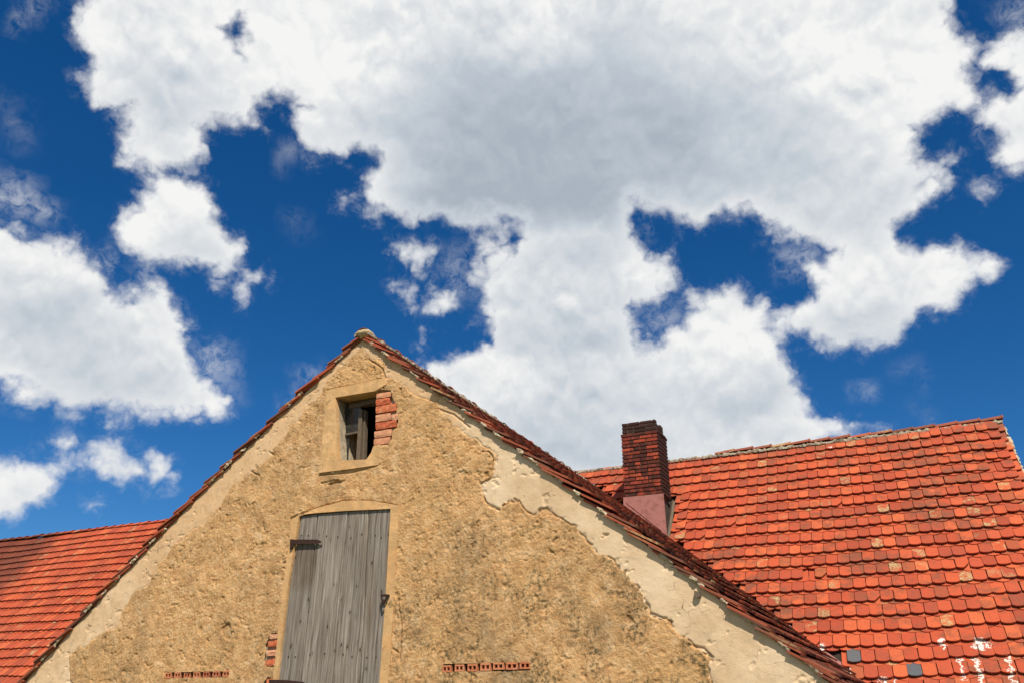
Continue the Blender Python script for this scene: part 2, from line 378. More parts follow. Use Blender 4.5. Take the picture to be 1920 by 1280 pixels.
def tile_rand(k):
    oi = k.new('ShaderNodeObjectInfo'); at = k.new('ShaderNodeAttribute', attribute_name='rnd')
    return k.m('FRACT', k.m('ADD', oi.outputs['Random'], at.outputs['Fac']))
def wn(k, r, off):
    n = k.new('ShaderNodeTexWhiteNoise', noise_dimensions='1D'); k.put(n.inputs['W'], k.m('ADD', k.m('MULTIPLY', r, 97.3), off)); return n.outputs[0]
def m_tile(name, stops, grime=.5, lichen=.35, soot=None, splashes=(), streaks=.5):
    m, k, b, p = mat(name); r = tile_rand(k)
    c = k.ramp(wn(k, r, 1.5), stops); r2 = wn(k, r, 7.7)
    # each tile is offset in the noise so that no stain runs on across a joint
    pv = k.v('ADD', p, k.v('MULTIPLY', (1, 1, 1), k.m('MULTIPLY', r2, 31.0)))
    g1 = k.noise(pv, 5, 6, .65); g2 = k.noise(pv, 34, 5, .65); g3 = k.noise(k.scale3(p, (1, .12, .12)), 90, 4, .6); g0 = k.noise(p, .9, 4, .6)
    c = k.mix(k.m('MULTIPLY', k.rng(k.m('ADD', k.m('MULTIPLY', g1, .6), k.m('MULTIPLY', g0, .5)), .50, .68), grime), c, (.20, .062, .030))
    c = k.mix(k.rng(g2, .52, .70, 0, .5), c, (.15, .05, .028))
    c = k.mix(k.m('MULTIPLY', k.rng(g3, .56, .70), k.m('MULTIPLY', k.rng(r2, .35, .9), streaks)), c, (.17, .055, .03))
    lc = k.m('MULTIPLY', k.m('MULTIPLY', k.rng(r2, .93-.25*lichen, .985), k.rng(g1, .46, .58)), k.rng(g2, .38, .55))
    c = k.mix(k.m('MULTIPLY', lc, .8), c, (.46, .33, .15))
    if soot: c = soot(k, p, c, g2)  # optional darkening; on the left roof a slanting corner
    if splashes:
        sp = k.new('ShaderNodeSeparateXYZ'); k.put(sp.inputs[0], p); tot = None
        nz = k.noise(p, 11, 6, .7); nz2 = k.noise(p, 45, 5, .7)
        for (x, z0, z1, wd) in splashes:
            zm = k.m('ADD', sp.outputs[2], k.m('MULTIPLY', nz, .0))
            xx = k.m('ABSOLUTE', k.m('SUBTRACT', k.m('ADD', sp.outputs[0], k.m('MULTIPLY', k.m('SUBTRACT', nz, .5), .35)), x))
            a = k.m('MULTIPLY', k.rng(xx, wd, wd*.15), k.m('MULTIPLY', k.rng(zm, z0, z0+.06), k.rng(zm, z1, z1-.06)))
            tot = a if tot is None else k.m('MAXIMUM', tot, a)
        f = k.rng(k.m('ADD', tot, k.m('MULTIPLY', k.m('SUBTRACT', nz2, .5), 1.5)), .72, .98)
        c = k.mix(k.m('MULTIPLY', f, k.rng(tot, .05, .2)), c, (.70, .65, .57))
    k.put(b.inputs['Base Color'], c); b.inputs['Roughness'].default_value = .82; b.inputs['Specular IOR Level'].default_value = .3
    h = k.m('ADD', k.m('MULTIPLY', g2, .6), k.m('MULTIPLY', g3, .6)); h = k.m('ADD', h, k.m('MULTIPLY', k.noise(pv, 160, 2, .5), .3))
    bump(k, b, h, .45, .006); return m

def m_brick(name, stops, soot=0., mort=.3, region=None):
    m, k, b, p = mat(name); r = tile_rand(k)
    c = k.ramp(wn(k, r, 2.5), stops); n1 = k.noise(p, 22, 6, .7); n2 = k.noise(p, 75, 4, .6)
    c = k.mix(k.rng(n1, .52, .7, 0, mort), c, (.62, .42, .27)); c = k.mix(k.rng(n2, .45, .3, 0, .5), c, (.14, .05, .03))
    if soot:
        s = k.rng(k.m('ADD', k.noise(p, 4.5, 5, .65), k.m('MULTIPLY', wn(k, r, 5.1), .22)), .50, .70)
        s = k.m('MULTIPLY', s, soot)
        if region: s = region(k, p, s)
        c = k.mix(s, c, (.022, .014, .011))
    k.put(b.inputs['Base Color'], c); b.inputs['Roughness'].default_value = .92
    bump(k, b, k.m('ADD', n1, k.m('MULTIPLY', n2, .6)), .7, .012); return m
def m_mortar(name, a, bcol, dark=.4):
    m, k, b, p = mat(name); n1 = k.noise(p, 18, 6, .7); n2 = k.noise(p, 70, 4, .6)
    c = k.ramp(n1, [(.3, a), (.65, bcol)]); c = k.mix(k.m('MULTIPLY', k.rng(k.noise(p, 8, 6, .7), .5, .62), dark), c, (.10, .085, .055))
    c = k.mix(k.rng(n2, .42, .28, 0, .6), c, (.12, .085, .055))
    k.put(b.inputs['Base Color'], c); b.inputs['Roughness'].default_value = .95
    bump(k, b, k.m('ADD', n1, n2), .8, .02); return m
def m_wood(name='weathered_grey_wood', warm=0.):
    m, k, b, p = mat(name); r = tile_rand(k); off = k.m('MULTIPLY', wn(k, r, 3.3), 13.)
    cb = k.new('ShaderNodeCombineXYZ'); k.put(cb.inputs[0], off); k.put(cb.inputs[2], off); q = k.v('ADD', p, cb.outputs[0])
    q = k.v('MULTIPLY_ADD', k.v('SUBTRACT', k.noise(q, 3.0, 3, .5, col=True), (.5,)*3), (.035, 0, 0), q)
    st = k.noise(k.scale3(q, (46, 1, 1.3)), 1.0, 7, .68); st2 = k.noise(k.scale3(q, (150, 1, 3.2)), 1.0, 5, .6); lo = k.noise(k.scale3(q, (7, 1, 1.1)), 1.0, 4, .55)
    c = k.ramp(st, [(.26, (.045, .034, .026)), (.4, (.14, .115, .095)), (.53, (.27, .238, .205)), (.72, (.45, .42, .38))])
    c = k.mix(k.rng(lo, .42, .7, 0, .5), c, (.145, .125, .108)); c = k.mix(k.rng(st2, .43, .3, 0, .75), c, (.04, .028, .02))
    c = k.mix(k.rng(k.noise(k.scale3(q, (16, 1, .5)), 1.0, 4, .6), .57, .70, 0, .38), c, (.26, .17, .095))
    kn = k.vor(k.scale3(q, (9.5, 1, 4.6)), 1.0); c = k.mix(k.rng(kn, .125, .05, 0, .9), c, (.045, .028, .018))
    ring = k.m('MULTIPLY', k.rng(kn, .26, .15), k.rng(k.m('SINE', k.m('MULTIPLY', kn, 110.)), -.2, .8)); c = k.mix(k.m('MULTIPLY', ring, .35), c, (.06, .045, .035))
    sp = k.new('ShaderNodeSeparateXYZ'); k.put(sp.inputs[0], p)
    (xa, za), (xb, zb) = W(545, 1110), W(600, 1022)
    st3 = k.m('MULTIPLY', k.m('MULTIPLY', k.rng(sp.outputs[0], xb, xb-.12), k.rng(sp.outputs[2], za-.05, za+.12)), k.rng(sp.outputs[2], zb+.03, zb-.0))
    c = k.mix(k.m('MULTIPLY', st3, k.rng(st, .3, .6, .75, .35)), c, (.085, .05, .028))
    split = k.m('MULTIPLY', k.rng(k.noise(k.scale3(q, (58, 1, .45)), 1.0, 3, .6), .635, .67), k.rng(k.noise(k.scale3(q, (9, 1, 1.6)), 1.0, 2, .5), .48, .56)); c = k.mix(k.m('MULTIPLY', split, .85), c, (.03, .02, .014))
    tone = k.m('ADD', .62, k.m('MULTIPLY', wn(k, r, 9.1), .38)); c = k.v('MULTIPLY', c, k.v('MULTIPLY', (1.04, 1, .94), tone))
    k.put(b.inputs['Base Color'], c); b.inputs['Roughness'].default_value = .85
    bump(k, b, k.m('SUBTRACT', k.m('ADD', st, k.m('MULTIPLY', st2, .6)), k.rng(kn, .12, .04, 0, .5)), .7, .008); return m
def m_plain(name, col, rough=.7, metal=0, nscale=20, namt=.3, dark=(.03, .02, .015), bs=.3):
    m, k, b, p = mat(name); n = k.noise(p, nscale, 6, .65)
    c = k.mix(k.rng(n, .45, .7, 0, namt), col, dark); k.put(b.inputs['Base Color'], c)
    b.inputs['Roughness'].default_value = rough; b.inputs['Metallic'].default_value = metal
    bump(k, b, n, bs, .006); return m

# ------------------------------------------------------------------ key geometry (camera-height frame + CZ)
AX, AZp = W(680, 638)                       # apex of the gable wall
PITCH = R(39.2); QM = R(52.)
EX, EY, EZ = AX, 15.45, AZp                 # where the wing ridge runs into the long roof
MN = Vector((0, -math.sin(QM), math.cos(QM)))
MP0 = Vector((EX, EY, EZ+.02))
def onmain(px, py, lift=0.): return onplane(px, py, MP0+MN*lift, MN)
rp = onmain(1275, 866); RIDGE_Y, RIDGE_Z = rp.y, rp.z
XR = onmain(1880, 790).x                    # right-hand gable end of the long roof
vF = onmain(1600, 1278)
VSL = (vF.y-EY)/(vF.x-EX)                   # valley slope in plan
print('apex', AX, AZp, 'ridge', RIDGE_Y, RIDGE_Z, 'XR', XR, 'valley', VSL, math.tan(PITCH), (EZ-vF.z)/(vF.x-EX))
def dark_left(k, p, c, g2):
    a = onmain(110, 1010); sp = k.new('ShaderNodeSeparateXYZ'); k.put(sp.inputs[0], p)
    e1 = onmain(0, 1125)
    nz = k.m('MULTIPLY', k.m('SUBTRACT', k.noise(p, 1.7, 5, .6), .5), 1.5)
    # tiles coloured darker towards the upper left corner, fading along a slanting line
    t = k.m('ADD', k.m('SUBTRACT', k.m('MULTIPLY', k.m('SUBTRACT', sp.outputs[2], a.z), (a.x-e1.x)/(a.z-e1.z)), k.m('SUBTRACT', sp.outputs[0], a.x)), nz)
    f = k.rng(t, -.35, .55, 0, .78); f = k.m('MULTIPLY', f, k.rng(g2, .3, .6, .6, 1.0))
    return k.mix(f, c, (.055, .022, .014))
ORANGE = [(0, (.32, .052, .020)), (.2, (.41, .066, .024)), (.45, (.47, .082, .027)), (.62, (.52, .112, .036)), (.75, (.42, .070, .027)), (.94, (.30, .055, .025)), (1, (.38, .095, .033))]
spl = []
for (px, y0, y1, wd) in ((1543, 1200, 1240, .10), (1556, 1236, 1262, .09), (1572, 1228, 1280, .05), (1592, 1246, 1275, .08), (1657, 1262, 1300, .09), (1767, 1190, 1224, .07), (1835, 1190, 1226, .12), (1853, 1198, 1222, .05),
                         (1803, 1226, 1282, .035), (1834, 1226, 1290, .05), (1893, 1222, 1290, .045), (1676, 1262, 1300, .04), (1560, 836, 846, .03)):
    a, b_ = onmain(px, y0), onmain(px, y1); spl.append(((a.x+b_.x)/2, b_.z, a.z, wd))
M = dict(rough=m_rough(), smooth=m_smooth(), band=m_smooth('tan_surround_plaster', (.97, .79, .57), .9, .95),
    tile=m_tile('orange_clay_tile', ORANGE, .95, .02, None, spl, .8),
    tile_l=m_tile('orange_clay_tile_left', ORANGE, .35, .1, dark_left, (), .45),
    tile_w=m_tile('weathered_clay_tile', [(0, (.035, .014, .010)), (.45, (.10, .030, .018)), (.7, (.26, .055, .026)), (.9, (.40, .075, .03)), (1, (.06, .02, .013))], .9, .2, None, (), .9),
    tile_v=m_tile('verge_clay_tile', [(0, (.30, .065, .03)), (.4, (.40, .085, .035)), (.7, (.22, .08, .045)), (1, (.14, .05, .03))], .7, .8, None, (), .3),
    slate=m_tile('slate_grey_tile', [(0, (.085, .092, .10)), (1, (.10, .105, .11))], .05, 0, None, (), .1),
    pink=m_tile('dusty_pink_tile', [(0, (.40, .17, .11)), (1, (.42, .18, .12))], .2, .2, None, (), .3),
    ridge=m_tile('ridge_clay', [(0, (.30, .075, .035)), (.35, (.20, .06, .035)), (.6, (.50, .14, .055)), (.8, (.36, .08, .035)), (1, (.09, .045, .03))], .5, .3, None, (), .2),
    brick=m_brick('red_brick', [(0, (.50, .115, .045)), (.5, (.56, .16, .065)), (1, (.46, .10, .04))], 0, .55),
    palebrick=m_brick('lime_washed_brick', [(0, (.58, .25, .13)), (1, (.62, .32, .18))], 0, .6),
    ventbrick=m_brick('vent_brick_clay', [(0, (.50, .16, .07)), (.5, (.58, .22, .10)), (1, (.36, .09, .045))], 0, .45),
    mortar=m_mortar('lime_mortar', (.38, .29, .18), (.66, .54, .37), .3), ridgemortar=m_mortar('lichened_mortar', (.20, .16, .11), (.46, .38, .27), .75),
    apexmortar=m_mortar('tan_mortar', (.42, .31, .17), (.60, .46, .27), .2),
    wood=m_wood(), oldwood=m_plain('old_window_wood', (.14, .105, .07), .85, 0, 30, .7, (.06, .042, .03)), iron=m_plain('rusty_iron', (.055, .028, .02), .75, .3, 40, .6, (.02, .012, .01)),
    flash=m_plain('dull_pink_flashing', (.36, .155, .13), .7, 0, 9, .7, (.19, .075, .055), .3), deck=m_plain('dark_roof_boards', (.035, .024, .018), .9), inner=m_plain('attic_boards', (.05, .04, .03), .95),
    render=m_smooth('farm_wall_plaster', (.9, .82, .68), .5))
def soot_dark_reg(k, p, s):  # sooty top courses; bricks along the right-hand face coloured darker as well
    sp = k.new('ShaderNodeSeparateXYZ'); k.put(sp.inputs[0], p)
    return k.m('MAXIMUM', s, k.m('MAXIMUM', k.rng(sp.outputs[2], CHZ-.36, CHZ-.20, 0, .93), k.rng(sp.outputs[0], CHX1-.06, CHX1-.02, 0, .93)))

# ------------------------------------------------------------------ tiles
TW, TL, TT, EXPO = .18, .37, .019, .272
def tile_mesh(name='roof_tile', sag=.028, w=TW-.008, broken=0):
    tail = []
    n = 7
    for i in range(n):
        t = -1+2*i/(n-1); tail.append((t*w/2, sag*abs(t)**2.6))
    if broken: tail = [(x, y+(broken*max(0, (x/(w/2)))**1.0*.09 if broken > 0 else 0)) for x, y in tail]
    P = tail+[(w/2, TL), (-w/2, TL)]; k = len(P)
    V = [(x, y, TT) for x, y in P]+[(x, y, 0) for x, y in P]
    Fc = [tuple(range(k)), tuple(range(2*k-1, k-1, -1))]+[(i+k, (i+1) % k+k, (i+1) % k, i) for i in range(k)]
    return V, Fc
TV, TF = tile_mesh(); TVn = np.array(TV)
TVb, TFb = tile_mesh(broken=1)
def batch_tiles(name, mats, parent, mat_, kind='stuff', VF=None):
    """many alike pieces joined into one mesh, each keeping its own random number"""
    tv, tf = VF or (TVn, TF); tv = np.array(tv)
    Ms = np.array([np.array(q) for q in mats]); n = len(Ms); nv = len(tv)
    co = np.einsum('nij,vj->nvi', Ms[:, :3, :3], tv)+Ms[:, None, :3, 3]
    me = bpy.data.meshes.new(name)
    fl = np.concatenate([np.array(f) for f in tf]); ls = np.array([len(f) for f in tf])
    allv = (fl[None, :]+np.arange(n)[:, None]*nv).ravel(); tot = np.tile(ls, n); st = np.concatenate([[0], np.cumsum(tot)[:-1]])
    me.vertices.add(n*nv); me.vertices.foreach_set('co', co.ravel())
    me.loops.add(len(allv)); me.loops.foreach_set('vertex_index', allv.astype(np.int32))
    me.polygons.add(len(tot)); me.polygons.foreach_set('loop_start', st.astype(np.int32)); me.polygons.foreach_set('loop_total', tot.astype(np.int32))
    me.polygons.foreach_set('use_smooth', np.zeros(len(tot), bool)); me.update(calc_edges=True)
    at = me.attributes.new('rnd', 'FLOAT', 'POINT'); at.data.foreach_set('value', np.repeat(rng.random(n), nv).astype(np.float32))
    return link(name, me, parent, mat_, kind=kind)
_single = {}
def single(name, parent, mat_, mw, VF=None, key='tile', label=None):
    kk = (key, mat_.name)
    if kk not in _single:
        V, Fc = VF or (TV, TF); _single[kk] = mesh(name, V, Fc); _single[kk].materials.append(mat_)
    return link(name, _single[kk], parent, None, mw, label)
def frame(origin, ax, up, nrm):
    m = Matrix((ax, up, nrm)).transposed().to_4x4(); m.translation = origin; return m
def tile_matrix(origin, ax, up, nrm, lower, jit=1.0, lift=0.):
    """origin: tail point on the deck; crown tiling heights as laid on battens"""
    z0 = .056 if lower else .092; dz = (.056 if lower else .070)/TL
    a = math.atan(dz)+random.gauss(0, .004)*jit
    up2 = up*math.cos(a)-nrm*math.sin(a); n2 = nrm*math.cos(a)+up*math.sin(a)
    rz = random.gauss(0, .009)*jit; ry = random.gauss(0, .012)*jit
    ax3 = ax*math.cos(rz)+up2*math.sin(rz); up3 = up2*math.cos(rz)-ax*math.sin(rz)
    ax4 = ax3*math.cos(ry)+n2*math.sin(ry); n4 = n2*math.cos(ry)-ax3*math.sin(ry)
    o = origin+nrm*(z0+lift+abs(random.gauss(0, .0022))*jit)+up*random.gauss(0, .0035)*jit+ax*random.gauss(0, .0012)*jit
    return frame(o, ax4, up3, n4)
def inframe(p, mg=30):
    x, y, z = project(p); return z > 0 and -mg < x < 1920+mg and -mg < y < 1280+mg

# ------------------------------------------------------------------ ground
def ground():
    n = 40; s = 900.; V = []; Fc = []
    for i in range(n+1):
        for j in range(n+1):
            x = (i/n-.5)*2; y = (j/n-.5)*2; x = x*abs(x)*s; y = y*abs(y)*s; d = math.hypot(x, y)
            V.append((x, y, 0 if d < 60 else (d-60)*.004*math.sin(x*.01)*math.cos(y*.013)))
    for i in range(n):
        for j in range(n): a = i*(n+1)+j; Fc.append((a, a+n+1, a+n+2, a+1))
    m, k, b, p = mat('farmyard_ground'); n1 = k.noise(p, .35, 6, .6); n2 = k.noise(p, 9, 5, .6)
    sp = k.v('LENGTH', p, out=1); c = k.mix(k.rng(n2, .4, .65), (.16, .12, .08), (.26, .21, .15))
    g = k.mix(n2, (.04, .07, .015), (.09, .12, .03)); c = k.mix(k.rng(n1, .42, .52), c, g)
    k.put(b.inputs['Base Color'], c); b.inputs['Roughness'].default_value = .95; bump(k, b, n2, .6, .03)
    o = link('ground', mesh('ground', V, Fc, True), None, m); o['kind'] = 'structure'; o['label'] = 'farmyard ground of trodden earth and grass below the barns'
ground()

# ------------------------------------------------------------------ the gabled barn
barn = empty('gabled_barn', (AX, WY, 0), 'ochre plastered gable barn with small attic window and grey plank door, in the middle', 'barn')
def Wp(l): return [W(*p) for p in l]
HALF = 6.05; EAVE_Z = AZp-HALF*math.tan(PITCH)
wall_poly = [(AX-HALF, 0), (AX+HALF, 0), (AX+HALF, EAVE_Z), (AX, AZp), (AX-HALF, EAVE_Z)]
win_in = [(630,745),(704,733),(704,790),(701,834),(697,848),(688,861),(634,863)]
door_in = [(562,964),(647,957),(733,953),(724,1110),(710,1310),(516,1310),(540,1100)]
vl = [(308,320),(326,338),(344,356),(362,374),(380,392),(398,411),(417,430)]
vr = [(829,845),(852,869),(876,894),(900,919),(924,944),(948,970),(974,994)]
def vent_box(a, b, left): 
    xm = (a+b)/2; yc = (1265.5-(xm-314)*.03) if left else (1252.5-(xm-837)*.045); h = 5.5 if left else 6.8
    return W(a, yc)[0], W(b, yc)[0], W(xm, yc+h)[1], W(xm, yc-h)[1]
vents = [vent_box(a, b, True) for a, b in vl]+[vent_box(a, b, False) for a, b in vr]
slots = []
for grp in (vents[:7], vents[7:]):
    x0 = min(v[0] for v in grp); x1 = max(v[1] for v in grp); z0 = min(v[2] for v in grp)+.004; z1 = max(v[3] for v in grp)-.004
    slots.append([(x0+.003, z0), (x1-.003, z0), (x1-.003, z1), (x0+.003, z1)])
ROUGH = [(676,652),(660,672),(640,694),(615,712),(577,757),(540,805),(505,852),(472,885),(430,916),(418,941),(411,955),(390,974),(345,1003),(329,1019),(300,1051),(274,1097),(239,1121),(224,1150),(216,1179),(186,1195),(149,1211),(127,1232),(133,1253),(140,1300),(140,1330),
 (1345,1330),(1331,1280),(1328,1253),(1334,1230),(1320,1216),(1286,1206),(1264,1184),(1257,1166),(1219,1147),(1211,1126),(1193,1099),(1174,1070),(1150,1054),(1118,1038),(1110,1020),(1087,990),(1060,978),(1045,973),(1035,963),(1021,952),(1005,952),(993,961),(981,952),(970,940),(953,938),(939,945),(930,956),
 (913,949),(904,933),(902,919),(906,905),(921,888),(924,858),(918,844),(897,830),(874,811),(838,783),(820,764),(803,750),(780,743),(757,724),(737,712),(722,707),(715,687),(700,668)]
PATCH_WIN = [(705,736),(712,729),(731,731),(736,745),(744,757),(742,775),(746,785),(744,801),(734,806),(734,825),(728,835),(700,836),(702,800)]
PATCH_DOOR = [(503,1190),(508,1184),(522,1183),(526,1192),(523,1215),(519,1240),(513,1252),(497,1250),(494,1238),(499,1215),(497,1206)]
PATCH_LOW = [(494,1278),(502,1268),(512,1272),(512,1310),(494,1310)]
SPALLS = [([(415,1174),(424,1168),(434,1170),(436,1182),(434,1198),(418,1196),(413,1184)], .016), ([(612,908),(622,902),(632,898),(638,908),(628,907)], .045), ([(860,886),(872,880),(878,890),(866,896)], .012), ([(1172,1150),(1184,1152),(1190,1168),(1178,1170)], .014),
          ([(1005,952),(1012,968),(1035,966),(1024,955)], .02), ([(905,884),(912,880),(914,893),(906,894)], .018)]
CRACKS = [[(601,905),(612,903),(625,899),(632,904),(645,900)], [(412,953),(411,975),(408,990)], [(414,1179),(420,1172),(430,1167)], [(530,1054),(542,1050)], [(528,1062),(538,1066)], [(902,846),(916,846),(923,858),(920,872)], [(940,948),(955,940),(970,942)], [(1128,1006),(1140,1000),(1130,1000)],
          [(544,972),(590,952),(640,938),(690,938),(745,947)], [(613,731),(660,722),(722,710)], [(712,870),(660,885),(600,890)], [(690,672),(716,690),(722,708),(708,710)], [(1219,1147),(1240,1156),(1258,1166)], [(1290,1208),(1320,1214),(1336,1232)], [(470,882),(486,890)], [(503,845),(512,852)], [(820,765),(850,775),(880,800)],
          [(600,950),(612,946)], [(735,1215),(745,1222)], [(746,1120),(752,1180),(748,1240)], [(905,930),(914,948),(935,955)]]
def seg_dist(P, line):
    best = np.full(len(P), 1e9)
    for (ax, ay), (bx, by) in zip(line[:-1], line[1:]):
        dx, dy = bx-ax, by-ay; t = np.clip(((P[:, 0]-ax)*dx+(P[:, 1]-ay)*dy)/(dx*dx+dy*dy), 0, 1)
        best = np.minimum(best, np.hypot(P[:, 0]-ax-t*dx, P[:, 1]-ay-t*dy))
    return best
def plaster():
    st = .0085; x0, x1 = AX-5.75, AX+5.75; z0 = W(700, 1300)[1]; z1 = AZp+.02
    nx = int((x1-x0)/st); nz = int((z1-z0)/st); X, Z = np.meshgrid(x0+np.arange(nx+1)*st, z0+np.arange(nz+1)*st)
    x = X.ravel(); z = Z.ravel(); tb = np.clip(np.abs(x-AX)/5.12, 0, 1); bw = np.where(x < AX, .16, .025)*4*tb*(1-tb); roofz = AZp-np.abs(x-AX)*math.tan(PITCH)+bw
    keep = z < roofz+.03
    idx = np.where(keep)[0]; xs, zs = x[idx], z[idx]
    wx = (fbm(xs, zs, 7, 4, 11)-.5)*.16; wz = (fbm(xs, zs, 7, 4, 23)-.5)*.16
    P = np.stack([xs+wx, zs+wz], 1); P0 = np.stack([xs, zs], 1); Pw = np.stack([xs+wx*.35, zs+wz*.35], 1)
    sd = poly_sd(P, Wp(ROUGH))
    t = np.clip(sd/.014, 0, 1); t = t*t*(3-2*t)
    lump = (fbm(xs, zs, 34, 4, 3, .65)-.5)*.010+(fbm(xs, zs, 4, 3, 5)-.5)*.035+(fbm(xs, zs, 60, 2, 8)-.5)*.007
    # pock marks: some lumps have fallen out, mostly towards the edges of the coat
    pk = fbm(xs, zs, 17, 4, 31, .6); pit = np.clip((pk-.69)/.05, 0, 1)*.010*np.clip((fbm(xs, zs, 1.6, 3, 77)-.40)/.1+np.exp(-(sd/.35)**2), 0, 1)
    wavy = (fbm(xs, zs, 2.3, 3, 41)-.5)*.014+(fbm(xs, zs, 9, 3, 43)-.5)*.006
    pt2 = np.clip((fbm(xs*.7, zs, 13, 4, 51, .6)-.69)/.04, 0, 1)*.008
    gro = np.exp(-((sd+.002)/.008)**2)*.020*np.clip((fbm(xs, zs, 9, 4, 61, .6)-.36)/.12, 0, 1)*np.clip((xs-(AX+1.2))/.8, .25, 1)
    h = .002+wavy-pt2-gro+t*(.007+lump-pit-wavy*.5)
    for poly, dep in SPALLS:
        s2 = poly_sd(Pw, Wp(poly)); tt = np.clip(s2/.012+.3, 0, 1); h = h-tt*dep
    for c in CRACKS:
        q = seg_dist(np.stack([xs+wx*.12, zs+wz*.12], 1), Wp(c)); h = h-np.clip(1-q/.011, 0, 1)*.022
    holes = np.zeros(len(xs), bool)
    for hp, g in ((win_in, .012), (door_in, .012)): holes |= poly_sd(P0, Wp(hp)) > -g
    for hp in (PATCH_WIN, PATCH_DOOR, PATCH_LOW): holes |= poly_sd(Pw, Wp(hp)) > 0
    for sl_ in slots: holes |= poly_sd(P0, sl_) > -.004
    if True:
        # the coat thins to nothing where a brick patch starts
        for hp in (PATCH_WIN, PATCH_DOOR): s3 = poly_sd(Pw, Wp(hp)); h = h-np.clip(1+s3/.02, 0, 1)*.006
    full = np.full(len(x), -1); full[idx] = np.arange(len(idx))
    q = full.reshape(nz+1, nx+1); a = q[:-1, :-1].ravel(); b = q[:-1, 1:].ravel(); c = q[1:, 1:].ravel(); d = q[1:, :-1].ravel()
    ok = (a >= 0) & (b >= 0) & (c >= 0) & (d >= 0); Q = np.stack([a, b, c, d], 1)[ok]
    Q = Q[~(holes[Q].all(1))]
    isr = sd[Q].mean(1) > 0
    co = np.stack([xs, WY+.012-h, zs], 1)
    for nm, sel, mt, lab in (('rough_plaster', isr, M['rough'], 'rough grainy ochre plaster with dark lichen'), ('smooth_plaster', ~isr, M['smooth'], 'smooth pale plaster along the verges')):
        qq = Q[sel]; u, inv = np.unique(qq.ravel(), return_inverse=True); inv = inv.ravel()
        me = bpy.data.meshes.new(nm); n = len(qq)
        me.vertices.add(len(u)); me.vertices.foreach_set('co', co[u].ravel()); me.loops.add(n*4); me.loops.foreach_set('vertex_index', inv.astype(np.int32))
        me.polygons.add(n); me.polygons.foreach_set('loop_start', np.arange(n, dtype=np.int32)*4); me.polygons.foreach_set('loop_total', np.full(n, 4, np.int32))
        me.polygons.foreach_set('use_smooth', np.ones(n, bool)); me.update(calc_edges=True)
        o = link(nm, me, barn, mt); o['label'] = lab
plaster()
V, Fc = prism_xz([(x, z) for x, z in wall_poly], WY+.05, WY+.36, [Wp(win_in), Wp(door_in)]+slots)
link('wall', mesh('wall', V, Fc), barn, M['mortar'])
# side walls of the wing, back to the long building
for sx in (-1, 1):
    xa, xb = sorted((AX+sx*HALF, AX+sx*(HALF-.35))); V, Fc = box_vf(xa, xb, WY+.36, 12.4, 0, EAVE_Z-.02)
    link('side_wall', mesh('side_wall', V, Fc), barn, M['render'])
zb = W(700, 1300)[1]
dl, dr = W(512, 1340)[0], W(708, 1340)[0]; zt = zb+.004
for P in ([(AX-HALF, 0), (dl, 0), (dl, zt), (AX-5.745, zt), (AX-5.745, AZp-5.76*math.tan(PITCH)), (AX-HALF, EAVE_Z-.02)], [(dr, 0), (AX+HALF, 0), (AX+HALF, EAVE_Z-.02), (AX+5.745, AZp-5.76*math.tan(PITCH)), (AX+5.745, zt), (dr, zt)], [(dl, 0), (dr, 0), (dr, W(600, 1440)[1]), (dl, W(600, 1440)[1])]):
    V, Fc = prism_xz(P, WY+.010, WY+.049); link('lower_wall', mesh('lower_wall', V, Fc), barn, M['render'])
V, Fc = box_vf(dl+.004, dr-.004, WY+.02, WY+.06, W(600, 1440)[1]+.002, W(520, 1312)[1]-.03)
link('door_foot', mesh('door_foot', V, Fc), barn, M['wood'])
V, Fc = box_vf(AX-HALF+.4, AX+HALF-.4, WY+.36, 15.2, W(600, 1330)[1]-.1, W(600, 1330)[1])
link('loft_floor', mesh('loft_floor', V, Fc), barn, M['inner'])

# surround of the attic window: a smooth frame, broken away on the right
frame_px = [(704,733),(630,745),(634,863),(688,861),(697,848),(701,836),(714,836),(711,871),(640,881),(599,886),(607,806),(615,731),(668,720),(723,708),(726,720),(714,727)]
win = empty('window', Vector((W(665, 800)[0], WY, W(665, 800)[1]))-Vector(barn.location)); win.parent = barn
V, Fc = prism_xz(Wp(frame_px), WY-.012, WY+.05); link('window_surround', mesh('window_surround', V, Fc), win, M['band'])
def reveal(name, px, y0, y1, mt, parent, grow=0.):
    P = Wp(px); n = len(P); cx = sum(p[0] for p in P)/n; cz = sum(p[1] for p in P)/n
    V = []
    for y, o in ((y0, 0), (y1, 0), (y1, .05), (y0, .05)):
        for p in P:
            dx, dz = p[0]-cx, p[1]-cz; L = math.hypot(dx, dz); V.append((p[0]+dx/L*o, y, p[1]+dz/L*o))
    Fc = [((j*n+i), (j*n+(i+1) % n), (((j+1) % 4)*n+(i+1) % n), (((j+1) % 4)*n+i)) for j in range(4) for i in range(n)]
    Fc = [tuple(reversed(f)) for f in Fc]
    return link(name, mesh(name, V, Fc), parent, mt)
reveal('window_reveal', win_in, WY+.051, WY+.42, M['band'], win)
